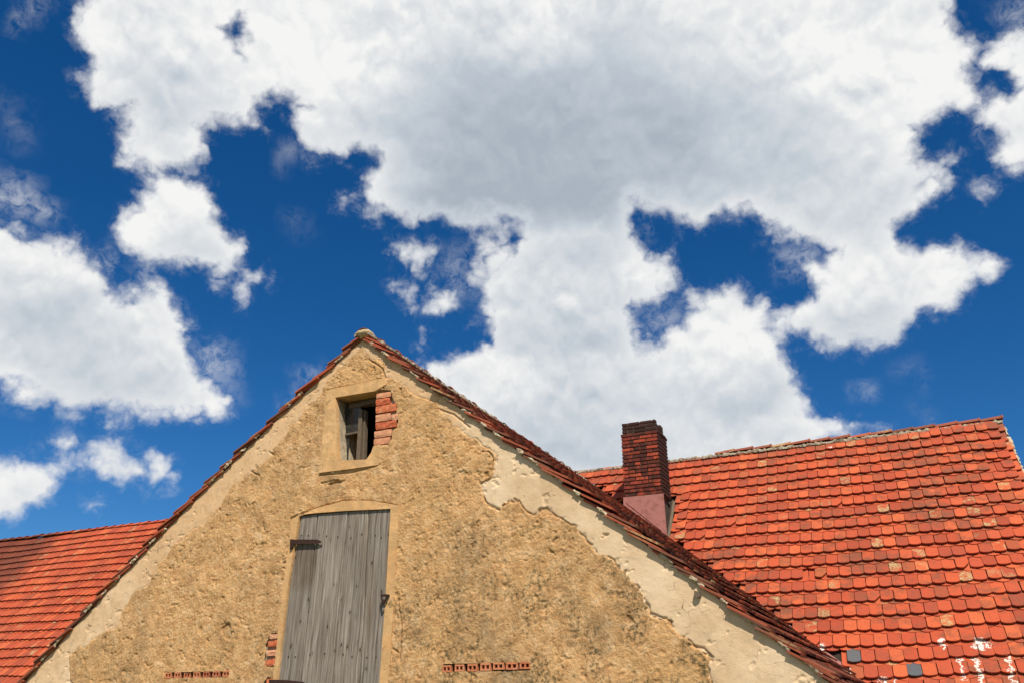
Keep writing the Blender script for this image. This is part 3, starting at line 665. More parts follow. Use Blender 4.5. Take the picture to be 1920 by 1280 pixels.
# small frame and casement set back in the opening (moved deeper keeps its size in metres)
YS = WY+.165
def S_(px, py): q = onplane(px, py, Vector((0, YS, 0)), Vector((0, 1, 0))); return (q.x, q.z)
def member(name, pts, d0, d1, mt, parent, label=None):
    V, Fc = prism_xz([S_(*p) for p in pts], YS+d0, YS+d1); return link(name, mesh(name, V, Fc), parent, mt, label=label)
member('window_frame', [(632,880),(645,752),(649,752),(637,880)], -.01, .05, M['oldwood'], win)
member('window_frame', [(655,766),(715,752),(715,744),(655,758)], -.01, .05, M['oldwood'], win)
member('casement', [(646,812),(650,812),(643,862),(638,862)], -.012, .03, M['oldwood'], win)
member('meeting_stile', [(682,768),(677,868),(670,868),(676,768)], -.03, .03, M['oldwood'], win)
member('meeting_stile', [(686,768),(682.5,868),(679,868),(683.3,768)], -.005, .05, M['oldwood'], win)
member('glazing_bar', [(646,814),(674,808),(674,811),(646,817)], -.02, .02, M['oldwood'], win)
mg, kg, bg_, pg = mat('dusty_window_glass')
bg_.inputs['Base Color'].default_value = (.045, .05, .05, 1); bg_.inputs['Roughness'].default_value = .25; bg_.inputs['Transmission Weight'].default_value = .35
kg.put(bg_.inputs['Base Color'], kg.mix(kg.rng(kg.noise(pg, 12, 5, .7), .4, .7), (.03, .03, .028), (.10, .095, .08)))
member('pane', [(647,764),(676,760),(674,808),(646,813)], .004, .009, mg, win, 'dusty upper window pane')
member('pane', [(645,817),(655,815),(652,864),(640,865)], .004, .009, M['flash'] if False else mg, win, 'broken remnant of the lower window pane')

# bricks laid bare
def brick_px(px4, parent, mt, y0=WY+.006, y1=WY+.10, label=None, jit=.004):
    P = Wp(px4)                                     # bl, br, tr, tl
    nx_, nz_ = 5, 3; V = []; gi = lambda s, i, j: s*(nx_+1)*(nz_+1)+j*(nx_+1)+i
    for s, y in ((0, y0), (1, y1)):
        for j in range(nz_+1):
            for i in range(nx_+1):
                u, v = i/nx_, j/nz_
                x = (P[0][0]*(1-u)+P[1][0]*u)*(1-v)+(P[3][0]*(1-u)+P[2][0]*u)*v; z = (P[0][1]*(1-u)+P[1][1]*u)*(1-v)+(P[3][1]*(1-u)+P[2][1]*u)*v
                e = (i in (0, nx_)) + (j in (0, nz_)); yy = y+(.003*e if s == 0 else 0)+random.uniform(-1, 1)*jit*(s == 0)
                V.append((x+random.uniform(-1, 1)*jit*.6, yy, z+random.uniform(-1, 1)*jit*.6))
    Fc = []
    for j in range(nz_):
        for i in range(nx_):
            Fc.append((gi(0, i, j), gi(0, i+1, j), gi(0, i+1, j+1), gi(0, i, j+1))); Fc.append((gi(1, i, j+1), gi(1, i+1, j+1), gi(1, i+1, j), gi(1, i, j)))
    for i in range(nx_):
        Fc.append((gi(0, i+1, 0), gi(0, i, 0), gi(1, i, 0), gi(1, i+1, 0))); Fc.append((gi(0, i, nz_), gi(0, i+1, nz_), gi(1, i+1, nz_), gi(1, i, nz_)))
    for j in range(nz_):
        Fc.append((gi(0, 0, j), gi(0, 0, j+1), gi(1, 0, j+1), gi(1, 0, j))); Fc.append((gi(0, nx_, j+1), gi(0, nx_, j), gi(1, nx_, j), gi(1, nx_, j+1)))
    return link('brick', mesh('brick', V, Fc), parent, mt, label=label)
for (a, b, y0_, y1_, pale) in ((705,732,737,746,1), (704,729,747.5,759,0), (703.5,742,761,774,0), (703.5,731,777,790,1), (733,745,776,787,1), (703.5,741.5,792,804.5,0), (701,733,808,820,1), (700,730,822,834,1)):
    s = -.16*(b-a)
    brick_px([(a, y1_), (b, y1_+s), (b, y0_+s), (a, y0_)], barn, M['palebrick'] if pale else M['brick'])
for (a, b, y0_, y1_, pale) in ((500.5,511.5,1201,1212,0), (513,523.5,1199,1211,0), (499,519,1218,1229,1), (496,507.5,1236,1248,0), (509,515,1234,1247,0), (504,524,1188,1197,1)):
    brick_px([(a, y1_), (b, y1_-1), (b+.5, y0_-1), (a+.5, y0_)], barn, M['palebrick'] if pale else M['brick'])
brick_px([(496,1295),(514,1294),(513,1271),(499,1272)], barn, M['brick'])
# perforated ventilation bricks: two holes each
for (xa, xb, za, zb_) in vents:
    za += random.uniform(-.003, .003); zb_ += random.uniform(-.003, .003)
    w_ = xb-xa; t = w_*.14; hw = (w_-3*t)/2; tz = (zb_-za)*.25; y0, y1 = WY+.004+random.uniform(-.003, .003), WY+.052
    parts = [box_vf(xa, xb, y0, y1, za, za+tz), box_vf(xa, xb, y0, y1, zb_-tz, zb_)]
    for i in range(3): xx = xa+i*(t+hw); parts.append(box_vf(xx, xx+t, y0+.0015, y1, za+tz, zb_-tz))
    V, Fc = join(parts); link('ventilation_brick', mesh('ventilation_brick', V, Fc), barn, M['ventbrick'])

# plank door
def arch(px): return px
door = empty('door', Vector((W(630, 1100)[0], WY, W(630, 1100)[1]))-Vector(barn.location)); door.parent = barn
def ribbon(inner, outer, y0, y1, sub=8, jit=.35):
    def dense(L):
        out = []
        for a, b in zip(L[:-1], L[1:]): out += [(a[0]+(b[0]-a[0])*q/sub, a[1]+(b[1]-a[1])*q/sub) for q in range(sub)]
        return out+[L[-1]]
    I = Wp(dense(inner)); O = Wp([(x+random.uniform(-jit, jit)*1.6, y+random.uniform(-jit, jit)*1.6) for x, y in dense(outer)]); n = len(I); V = []
    for (a, b) in zip(I, O):
        w = random.uniform(-.0015, .0015); V += [(a[0], y0+w, a[1]), (b[0], y0+.004+w, b[1]), (b[0], y1, b[1]), (a[0], y1, a[1])]
    return V, [(q*4+j, (q+1)*4+j, (q+1)*4+(j+1) % 4, q*4+(j+1) % 4) for q in range(n-1) for j in range(4)]+[(0, 1, 2, 3), ((n-1)*4+3, (n-1)*4+2, (n-1)*4+1, (n-1)*4)]
V, Fc = ribbon([(516,1310),(540,1100),(562,964),(600,960.5),(647,957),(690,955),(733,953),(724,1110),(710,1310)], [(508,1310),(530,1110),(547,974),(590,953),(647,938),(690,937),(748,947),(740,1110),(726,1310)], WY-.008, WY+.05)
link('door_surround', mesh('door_surround', V, Fc), barn, M['band'])
topj = [(562.5,966),(594,962.5),(651,957.5),(690,955.5),(732,954)]; botj = [(516,1310),(559,1310),(619,1310),(671,1310),(709.5,1310)]
midj = [(540.5,1100),(581.5,1100),(637,1100),(683,1100),(723.5,1100)]
for i in range(4):
    g = .9; pts = []
    ns = 14
    def edge(k_, sgn):
        out = []
        for q in range(ns+1):
            t = q/ns
            if t < .5: a_, b_, tt = topj[k_], midj[k_], t*2
            else: a_, b_, tt = midj[k_], botj[k_], t*2-1
            out.append((a_[0]+(b_[0]-a_[0])*tt+sgn*g+random.uniform(-.25, .25), a_[1]+(b_[1]-a_[1])*tt))
        return out
    L = edge(i, 1); Rr = edge(i+1, -1); L[0] = (L[0][0], L[0][1]+random.uniform(-1, 1.5)); P = Wp(L+Rr[::-1]); off = random.uniform(0, .006)
    nn = ns+1; y_a, y_b = WY+.012+off, WY+.042+off; A_, B_ = Wp(L), Wp(Rr)
    V = []
    for q in range(nn):
        cup = random.uniform(0, .0015)
        V += [(A_[q][0], y_a+.003, A_[q][1]), (A_[q][0]*.96+B_[q][0]*.04, y_a+cup, A_[q][1]), (A_[q][0]*.04+B_[q][0]*.96, y_a+cup, B_[q][1]), (B_[q][0], y_a+.003, B_[q][1]), (B_[q][0], y_b, B_[q][1]), (A_[q][0], y_b, A_[q][1])]
    Fc = [(q*6+j, (q+1)*6+j, (q+1)*6+(j+1) % 6, q*6+(j+1) % 6) for q in range(ns) for j in range(6)]+[(0, 1, 2, 3, 4, 5), tuple(ns*6+j for j in (5, 4, 3, 2, 1, 0))]
    link('plank', mesh('plank', V, Fc), door, M['wood'])
V, Fc = prism_xz(Wp([(560,960),(735,950),(712,1310),(514,1310)]), WY+.052, WY+.08); link('door_backing', mesh('door_backing', V, Fc), door, M['inner'])
# nails in the planks
nl = []
for yy in (1003, 1228):
    for i in range(4):
        for f_ in (.3, .7):
            t = (yy-960)/350; x0_ = topj[i][0]*(1-t)+botj[i][0]*t; x1_ = topj[i+1][0]*(1-t)+botj[i+1][0]*t
            x, z = W(x0_+(x1_-x0_)*(f_+random.uniform(-.1, .1)), yy+random.uniform(-4, 4)); nl.append(box_vf(x-.004, x+.004, WY+.007, WY+.02, z-.006, z+.006))
V, Fc = join(nl); link('nails', mesh('nails', V, Fc), door, M['iron'], kind='stuff')
def bar(name, pts, y0, y1, parent, label=None):
    V, Fc = prism_xz(Wp(pts), y0, y1); return link(name, mesh(name, V, Fc), parent, M['iron'], label=label)
bar('hinge_strap', [(549,1012),(560,1011),(595,1011),(600,1012),(604,1015),(600,1018),(595,1018.5),(560,1020),(548,1021)], WY-.02, WY-.008, door, 'upper rusty hinge strap')
bar('hinge_pin', [(547,1011),(553,1011),(552,1026),(547,1030)], WY-.03, WY-.011, door)
bar('hinge_strap', [(508,1273),(540,1274),(572,1277.5),(572,1284),(508,1283)], WY-.03, WY-.012, door, 'lower rusty hinge strap')
bar('hasp', [(719,1114),(732,1114),(732,1117),(719,1118)], WY-.05, WY-.012, door)
bar('hasp', [(729.6,1117.5),(732,1117.5),(723.5,1134),(721,1133)], WY-.05, WY-.04, door)
bar('hasp', [(719,1118.5),(721,1118.5),(723.4,1131),(721.2,1132.5)], WY-.05, WY-.04, door)
# wooden peg under the right verge
bar('peg', [(1303,1107),(1312,1109),(1315,1117),(1308,1121),(1303,1115)], WY-.03, WY+.03, barn, 'short wooden peg end under the right verge').data.materials[0] = M['oldwood']

# roof of the barn: two slopes
SLn = {s: Vector((s*math.sin(PITCH), 0, math.cos(PITCH))) for s in (-1, 1)}
UPs = {s: Vector((-s*math.cos(PITCH), 0, math.sin(PITCH))) for s in (-1, 1)}
apex = Vector((AX, 0, AZp))
BOW = {-1: .16, 1: .025}
def bow(s, dx): t = dx/5.12; return (BOW[s]*4*t*(1-t) if 0 < t < 1 else 0., BOW[s]*4*(1-2*t)/5.12 if 0 < t < 1 else 0.)
def slope_at(s, d):
    dx = d*math.cos(PITCH); b, db = bow(s, dx); p = apex-UPs[s]*d; p.z += b
    up = Vector((-s, 0, math.tan(PITCH)-db)).normalized(); n = Vector((s*(math.tan(PITCH)-db), 0, 1)).normalized(); return p, up, n
def valley_y(x): return EY+VSL*abs(x-AX)
SLEN = HALF/math.cos(PITCH)+.25
for s in (-1, 1):
    V = []; ND = 16
    for q in range(ND+1):
        p, up, n = slope_at(s, SLEN*q/ND)
        for k_ in (.012, .047):
            for y in (WY+.07, valley_y(p.x)+.25): v = p-n*k_; V.append((v.x, y, v.z))
    Fc = []
    for q in range(ND):
        a, b = q*4, q*4+4; Fc += [(a, a+1, b+1, b), (a+2, b+2, b+3, a+3), (a, b, b+2, a+2), (a+1, a+3, b+3, b+1)]
    Fc += [(0, 2, 3, 1), (ND*4, ND*4+1, ND*4+3, ND*4+2)]
    link('roof_deck', mesh('roof_deck', V, Fc), barn, M['deck'])
OVER = .036
nrow = int(SLEN/EXPO)
cand = []; vergeC = []
for s in (-1, 1):
    n, up = SLn[s], UPs[s]; ax = up.cross(n)
    for r in range(nrow):
        for lower in (0, 1):
            d_ = .30+r*EXPO+(.042 if lower else 0)
            if r == 0 and not lower: pass
            base, up, n = slope_at(s, d_); ax = up.cross(n); sagw = .008*math.sin(r*1.9+s)+random.uniform(-.014, .014)
            ymax = valley_y(base.x); y = WY-OVER+TW/2+sagw+(TW/2 if lower else 0); j = 0
            if lower:      # half tile at the verge, laid as a whole tile set slightly back
                vergeC.append((s, r, 1, tile_matrix(base+Vector((0, WY-OVER+TW/2+random.uniform(-.012, .022), 0)), ax, up, n, True, 1.1)))
                y = WY-OVER+TW*1.5+.014
            while y < ymax-.08:
                jit = 1.0 if s == 1 else .8
                wav = .010*math.sin(y*1.3+r*.4)+.012*math.sin(y*.51+1.0)
                mm = tile_matrix(base+Vector((0, y, 0)), ax, up, n, bool(lower), jit*1.9, wav)
                (vergeC if (not lower and j == 0) else cand).append((s, r, lower, mm)); y += TW+.0005; j += 1
seen = [c for c in cand if c[0] == 1 and not c[2] and inframe(c[3].translation)]
seen.sort(key=lambda c: (c[3].translation-Vector((0, 0, CZ))).length)
vv = [c for c in vergeC if inframe(c[3].translation)]; rest_v = [c for c in vergeC if not inframe(c[3].translation)]
for c in vv: single('roof_tile', barn, M['tile_v'], c[3])
nind = 292-len(vv); ids = set(id(c) for c in seen[:nind])
for c in seen[:nind]: single('roof_tile', barn, M['tile_w'], c[3])
batch_tiles('roof_tiles', [c[3] for c in cand+rest_v if id(c) not in ids], barn, M['tile_w'])
# lime mortar squeezed under the verge tiles
def rough_strip(p0, p1, side, nrm, w, h, step=.03, seed=0, rag=.5):
    """a ragged ridge of mortar from p0 to p1; side and nrm span its section"""
    L = (p1-p0).length; n = max(2, int(L/step)); d = (p1-p0)/n; rr = random.Random(seed); V = []; sec = 6
    for i in range(n+1):
        a = w*(1+rr.uniform(-rag, rag)); b = h*(1+rr.uniform(-rag, rag)); o = p0+d*i+d*rr.uniform(-.3, .3)
        for j in range(sec):
            t = math.pi*j/(sec-1); V.append(tuple(o+side*(a*math.cos(t))*(1+rr.uniform(-.15, .15))+nrm*(b*math.sin(t))*(1+rr.uniform(-.2, .2))))
    Fc = [(i*sec+j, i*sec+(j+1) % sec, (i+1)*sec+(j+1) % sec, (i+1)*sec+j) for i in range(n) for j in range(sec)]
    Fc += [tuple(range(sec-1, -1, -1)), tuple(n*sec+j for j in range(sec))]
    return V, Fc
for s in (-1, 1):
    n, up = SLn[s], UPs[s]; parts = []
    for r in range(nrow):
        if random.random() < (.85 if s == 1 else .55):
            a = random.uniform(.02, .12); b = a+random.uniform(.06, .16)
            o, up, n = slope_at(s, .30+r*EXPO); o = o+Vector((0, WY-OVER+.012+random.uniform(0, .02), 0))+n*(.028)
            parts.append(rough_strip(o+up*a, o+up*b, n, Vector((0, -1, 0)), .016, .017, .02, r+50*s, .7))
    V, Fc = join(parts); link('verge_mortar', mesh('verge_mortar', V, Fc), barn, M['mortar'], kind='stuff')

# ridge tiles with mortar
def ridge_mesh(r_a=.085, r_b=.070, L=.40, th=.013, seg=9):
    """half-round tapered ridge tile along +X, crown up +Z, wide lip at x=0"""
    V = []; Fc = []; a0, a1 = R(8), R(172)
    secs = [(0, r_a+.008), (.03, r_a+.008), (.032, r_a), (L, r_b)]
    for x, rr in secs:
        for off in (0, -th):
            for i in range(seg):
                t = a0+(a1-a0)*i/(seg-1); V.append((x, (rr+off)*math.cos(t), (rr+off)*math.sin(t)*.92))
    k = seg; ns = len(secs)
    for q in range(ns-1):
        o = q*2*k; n_ = (q+1)*2*k
        for i in range(k-1):
            Fc.append((o+i, n_+i, n_+i+1, o+i+1)); Fc.append((o+k+i+1, n_+k+i+1, n_+k+i, o+k+i))
        Fc.append((o, o+k, n_+k, n_)); Fc.append((o+k-1, n_+k-1, n_+2*k-1, o+2*k-1))
    e = (ns-1)*2*k
    for i in range(k-1): Fc.append((i, i+1, k+i+1, k+i)); Fc.append((e+i+1, e+i, e+k+i, e+k+i+1))
    return V, Fc
RV, RF = ridge_mesh()
def ridge_run(p0, p1, parent, mt, step=.345, flip=False, skip=(), dz=.02):
    d = (p1-p0).normalized(); L = (p1-p0).length; n = int(L/step)
    for i in range(n):
        if i in skip: continue
        o = p0+d*(i*step)+Vector((0, 0, dz+random.uniform(-.006, .01))); ax = d
        if flip: o = o+d*step*1.1; ax = -d
        tilt = .035; z = Vector((0, 0, 1)); ax2 = (ax-z*tilt+z*random.gauss(0, .012)+z.cross(ax)*random.gauss(0, .012)).normalized()
        y = z.cross(ax2).normalized(); zz = ax2.cross(y)
        single('ridge_tile', parent, mt, frame(o, ax2, y, zz), (RV, RF), 'ridge')
pr0 = Vector((AX, WY-.03, AZp+.045)); pr1 = Vector((AX, EY-.05, EZ+.045))
ridge_run(pr0, pr1, barn, M['tile_w'], .345, dz=.02)
parts = []
for s in (-1, 1):
    q = Vector((s*.085, 0, .008)); parts.append(rough_strip(pr0+q, pr1+q, Vector((s, 0, -.6)).normalized(), Vector((s*.5, 0, 1)).normalized(), .022, .024, .03, 9+s, .7))
V, Fc = join(parts); link('ridge_mortar', mesh('ridge_mortar', V, Fc), barn, M['ridgemortar'])
# mortar lump closing the ridge end above the gable
def lump(name, c, rx, ry, rz, mt, parent, seed=0, amp=.18, seg=20, label=None):
    V = []; Fc = []; rr = random.Random(seed); ph = [rr.uniform(0, 6) for _ in range(6)]
    for i in range(seg//2+1):
        a = math.pi*i/(seg//2)
        for j in range(seg):
            b = 2*math.pi*j/seg; f = 1+amp*(math.sin(3*b+ph[0]+2*a)*.4+math.sin(5*a+ph[1])*.3+math.sin(7*b+4*a+ph[2])*.25)+rr.uniform(-.05, .05)
            V.append((c[0]+rx*f*math.sin(a)*math.cos(b), c[1]+ry*f*math.sin(a)*math.sin(b), c[2]+rz*f*math.cos(a)))
    for i in range(seg//2):
        for j in range(seg): Fc.append((i*seg+j, (i+1)*seg+j, (i+1)*seg+(j+1) % seg, i*seg+(j+1) % seg))
    return link(name, mesh(name, V, Fc, True), parent, mt, label=label)
lump('ridge_end_mortar', (AX+.0, WY+.05, AZp+.078), .105, .13, .070, M['apexmortar'], barn, 4, .22)

# ------------------------------------------------------------------ the long tiled barns behind
UPM = Vector((0, math.cos(QM), math.sin(QM))); AXM = Vector((1, 0, 0))
ridgeP = Vector((0, RIDGE_Y, RIDGE_Z))
CHX0, CHX1 = onplane(1166, 860, Vector((0, 14.45, 0)), Vector((0, 1, 0))).x, onplane(1238.5, 860, Vector((0, 14.45, 0)), Vector((0, 1, 0))).x
CHY0, CHY1 = 14.45, 14.45+.62
CHZ = onplane(1205, 787, Vector((0, 14.45, 0)), Vector((0, 1, 0))).z
CHB = onplane(1207, 928, Vector((0, 14.45, 0)), Vector((0, 1, 0))).z
print('chimney', CHX0, CHX1, CHZ, CHB)
SPLIT = -7.2
XL = onmain(-420, 1060).x
MS = 7.6                                    # length of the front slope
def main_wav(x, s):
    # the old roof sags and the courses wander
    return .018*math.sin(x*.9+.6)+.014*math.sin(s*1.1+x*.35), .014*math.sin(x*1.25+s*.5)+.010*math.sin(x*2.9+s*1.7)
def long_barn(x0, x1, right, parent, mt, n_ind, label_=None):
    cand = []; nr = int((MS-.1)/EXPO)
    for r in range(nr):
        for lower in (0, 1):
            s = .30+r*EXPO+(.046 if lower else 0); x = x0+TW/2+(TW/2 if lower else 0)+random.uniform(-.01, .01)
            endj = random.uniform(-.03, .015)
            while x < x1-TW/2+.03+endj:
                lift, dy = main_wav(x, s)
                p = ridgeP-UPM*(s+dy)+Vector((x, 0, 0))
                vx = (p.y-EY)/VSL                         # distance of the valley from the wing ridge at this y
                ok = True
                if p.y < EY: ok = (x > AX+vx+.03) if right else (x < AX-vx-.03)
                if right and CHY0-.02 < p.y < CHY1+.06 and CHX0-.10 < x < CHX1+.09: ok = False
                if right and CHY0-.12 < p.y < CHY1+.2:    # tiles are turned up against the chimney
                    dd = x-CHX1
                    if 0 < dd < .55: lift += .075*(1-dd/.55)**2; 
                jit = 1.0
                if right: jit = 1.0+max(0, (x-(x1-2.6))/2.6)*1.6
                elif s < .2: jit = 1.2
                if ok: cand.append((r, lower, tile_matrix(p, AXM, UPM, MN, bool(lower), jit, lift+ (max(0, jit-1)*.006*abs(random.gauss(0, 1)))), x))
                x += TW+.0006
    up = [c for c in cand if not c[1] and inframe(c[2].translation, 15)]
    vis = [c for c in up if project(c[2].translation)[1] > 0 and (right or project(c[2].translation)[0] < 345)]
    vis.sort(key=lambda c: (c[2].translation-Vector((0, 0, CZ))).length)
    special = {}
    if right:
        for (px, py, kind) in ((1604,1256,'slate'), (1714,1284,'slate'), (1567,1245,'pink'), (1522,1088,'gap'), (1543,1088,'brk'), (1375,985,'brk'), (1866,882,'gap'), (1577,948,'brk'), (1318,1005,'brk'), (1640,1130,'brk'), (1820,1060,'brk'), (1500,1262,'brk'),(1560,1275,'gap')):
            b = min(up, key=lambda c: (project(c[2].translation)[0]-px)**2+(project(c[2].translation)[1]-py)**2); special[id(b)] = kind
    sel = vis[:n_ind]; ids = set(id(c) for c in sel)
    for c in up:
        kd = special.get(id(c))
        if kd: ids.add(id(c))
        if id(c) not in ids or kd == 'gap': continue
        if kd == 'slate': single('roof_tile', parent, M['slate'], c[2], label='slate grey roof tile among the orange ones')
        elif kd == 'pink': single('roof_tile', parent, M['pink'], c[2], label='dusty pink roof tile')
        elif kd == 'brk': single('roof_tile', parent, mt, c[2], (TVb, TFb), 'broken', label='roof tile with a broken corner')
        else: single('roof_tile', parent, mt, c[2])
    batch_tiles('roof_tiles', [c[2] for c in cand if id(c) not in ids], parent, mt)
    # deck, rear slope, walls
    RM = Vector((0, -math.cos(QM), math.sin(QM))); nb = Vector((0, math.sin(QM), math.cos(QM)))
    def slab(name, a, b, c, d, n, t, m_):
        V = [a, b, c, d]; V += [v-n*t for v in V]; link(name, mesh(name, V, [(0, 1, 2, 3), (7, 6, 5, 4), (0, 4, 5, 1), (1, 5, 6, 2), (2, 6, 7, 3), (3, 7, 4, 0)]), parent, m_)
    e0 = ridgeP-UPM*MS; o = -MN*.012
    # the front deck stops in the valley
    yb = e0.y; vxb = (yb-EY)/VSL
    if right: pts = [(x0, RIDGE_Y), (x0, EY), (AX, EY), (AX+vxb, yb), (x1, yb), (x1, RIDGE_Y)]
    else: pts = [(x0, RIDGE_Y), (x0, yb), (AX-vxb, yb), (x1, EY-(AX-x1)*-VSL if False else EY+VSL*(AX-x1)), (x1, RIDGE_Y)]
    def zf(y): return RIDGE_Z-(RIDGE_Y-y)*math.tan(QM)
    V = [Vector((x, y, zf(y)))+o for x, y in pts]; k = len(V); V += [v-MN*.035 for v in V]
    link('roof_deck', mesh('roof_deck', V, [tuple(range(k)), tuple(range(2*k-1, k-1, -1))]+[((i+1) % k, i, i+k, (i+1) % k+k) for i in range(k)]), parent, M['deck'])
    eb = ridgeP-RM*MS
    slab('rear_roof', Vector((x0, RIDGE_Y, RIDGE_Z)), Vector((x1, RIDGE_Y, RIDGE_Z)), Vector((x1, eb.y, eb.z)), Vector((x0, eb.y, eb.z)), nb, .05, mt)
    bx = lambda *a: mesh('wall', *box_vf(*a))
    ze = e0.z+.15
    link('wall', bx(x0+.02, x1-.1, eb.y-.6, eb.y-.25, 0, ze), parent, M['render'])
    if right: link('wall', bx(AX+HALF, x1-.1, e0.y+.25, e0.y+.6, 0, ze), parent, M['render'])
    else: link('wall', bx(x0+.1, AX-HALF, e0.y+.25, e0.y+.6, 0, ze), parent, M['render'])
    xe = x1-.1 if right else x0+.1; sg = -1 if right else 1
    yz = [(e0.y+.2, 0), (eb.y-.2, 0), (eb.y-.2, ze+.1), (RIDGE_Y, RIDGE_Z-.10), (e0.y+.2, ze+.1)]
    V = [(xe, y, z) for y, z in yz]+[(xe+sg*.3, y, z) for y, z in yz]; k = 5
    link('gable_wall', mesh('gable_wall', V, [tuple(range(k)), tuple(range(2*k-1, k-1, -1))]+[((i+1) % k, i, i+k, (i+1) % k+k) for i in range(k)]), parent, M['render'])
    # mortar bed and ridge tiles
    mp = []
    for sgn in (-1, 1):
        q = Vector((0, sgn*.085, .018)); mp.append(rough_strip(Vector((x0, RIDGE_Y, RIDGE_Z))+q, Vector((x1-.02, RIDGE_Y, RIDGE_Z))+q, Vector((0, sgn, -.9)).normalized(), Vector((0, sgn*.4, 1)).normalized(), .030, .030, .035, 3+sgn+int(right)*7, .7))
    if right: V, Fc = join(mp); link('ridge_mortar', mesh('ridge_mortar', V, Fc), parent, M['ridgemortar'])

rbarn = empty('tiled_barn', (XR-3, RIDGE_Y, 0), 'long barn behind on the right with sooty brick chimney, orange tiles and white lime splashes', 'barn')
lbarn = empty('tiled_barn', (-16, RIDGE_Y, 0), 'barn behind the left verge showing only smooth orange tiles darkened at the far left', 'barn')
long_barn(SPLIT, XR, True, rbarn, M['tile'], 285)
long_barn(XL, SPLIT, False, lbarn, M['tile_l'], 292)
mr = M['ridge']
xs0 = onmain(1328, 852).x
ridge_run(Vector((XR+.02, RIDGE_Y, RIDGE_Z+.045)), Vector((xs0, RIDGE_Y, RIDGE_Z+.045)), rbarn, mr, .365, dz=.025)
ridge_run(Vector((SPLIT, RIDGE_Y, RIDGE_Z+.035)), Vector((XL, RIDGE_Y, RIDGE_Z+.035)), lbarn, M['tile_l'], .345, dz=.02)
# crumbling mortar along the right-hand verge
parts = []
for q in range(22):
    s_ = .15+q*.27; o = ridgeP-UPM*s_+Vector((XR-.03, 0, 0))+MN*.02
    parts.append(rough_strip(o, o-UPM*.25, MN, Vector((1, 0, 0)), .024, .026, .04, q, .7))
V, Fc = join(parts); link('verge_mortar', mesh('verge_mortar', V, Fc), rbarn, M['mortar'])
lc = onmain(1884, 832); lump('mortar_lump', (XR-.04, lc.y, lc.z), .06, .09, .11, M['mortar'], rbarn, 8, .3)

# valley sheet
vd = (Vector((vF.x, vF.y, vF.z))-Vector((EX, EY, EZ))).normalized()
a = Vector((EX, EY, EZ)); b = a+vd*8.0
sm = vd.cross(MN); sm = sm if sm.x > 0 else -sm; sw = vd.cross(SLn[1]); sw = sw if sw.x < 0 else -sw
pt = [a+MN*.012+SLn[1]*.0, b+MN*.012]; w1, w2 = .13, .13
V = [a+sm*w1+MN*.02, b+sm*w1+MN*.02, b+Vector((0, 0, .008)), a+Vector((0, 0, .008)), b+sw*w2+SLn[1]*.045, a+sw*w2+SLn[1]*.045]
V += [v-Vector((0, 0, .004)) for v in V]
link('valley_flashing', mesh('valley_flashing', V, [(0, 1, 2, 3), (3, 2, 4, 5), (9, 8, 7, 6), (11, 10, 8, 9), (0, 6, 7, 1), (5, 4, 10, 11)]), barn, M['flash'])

# chimney
chim = empty('chimney', Vector(((CHX0+CHX1)/2, (CHY0+CHY1)/2, CHB))-Vector(rbarn.location)); chim.parent = rbarn
M['chbrick'] = m_brick('sooty_chimney_brick', [(0, (.22, .04, .022)), (.3, (.34, .055, .028)), (.6, (.42, .080, .035)), (.8, (.28, .05, .028)), (1, (.14, .035, .022))], .8, .12, soot_dark_reg)
M['chmortar'] = m_mortar('sooty_mortar', (.035, .024, .02), (.11, .08, .06), .6)
CW, CD = CHX1-CHX0, CHY1-CHY0
ncourse = 20; ch = (CHZ-CHB)/ncourse
bricklets = {}
def bmesh_brick(l, w, h, key):
    if key in bricklets: return bricklets[key]
    b_ = .004; V = []
    # box with softened edges: 24 vertices
    for sx in (-1, 1):
        for sy in (-1, 1):
            for sz in (-1, 1):
                X_, Y_, Z_ = sx*l/2, sy*w/2, sz*h/2
                V += [(X_-sx*b_, Y_-sy*b_, Z_), (X_, Y_-sy*b_, Z_-sz*b_), (X_-sx*b_, Y_, Z_-sz*b_)]
    import bmesh as bm_
    bm = bm_.new(); [bm.verts.new(v) for v in V]; bm_.ops.convex_hull(bm, input=bm.verts); bm_.ops.dissolve_limit(bm, angle_limit=.02, verts=bm.verts, edges=bm.edges)
    me = bpy.data.meshes.new('brick'); bm.to_mesh(me); bm.free(); me.materials.append(M['chbrick']); bricklets[key] = me; return me
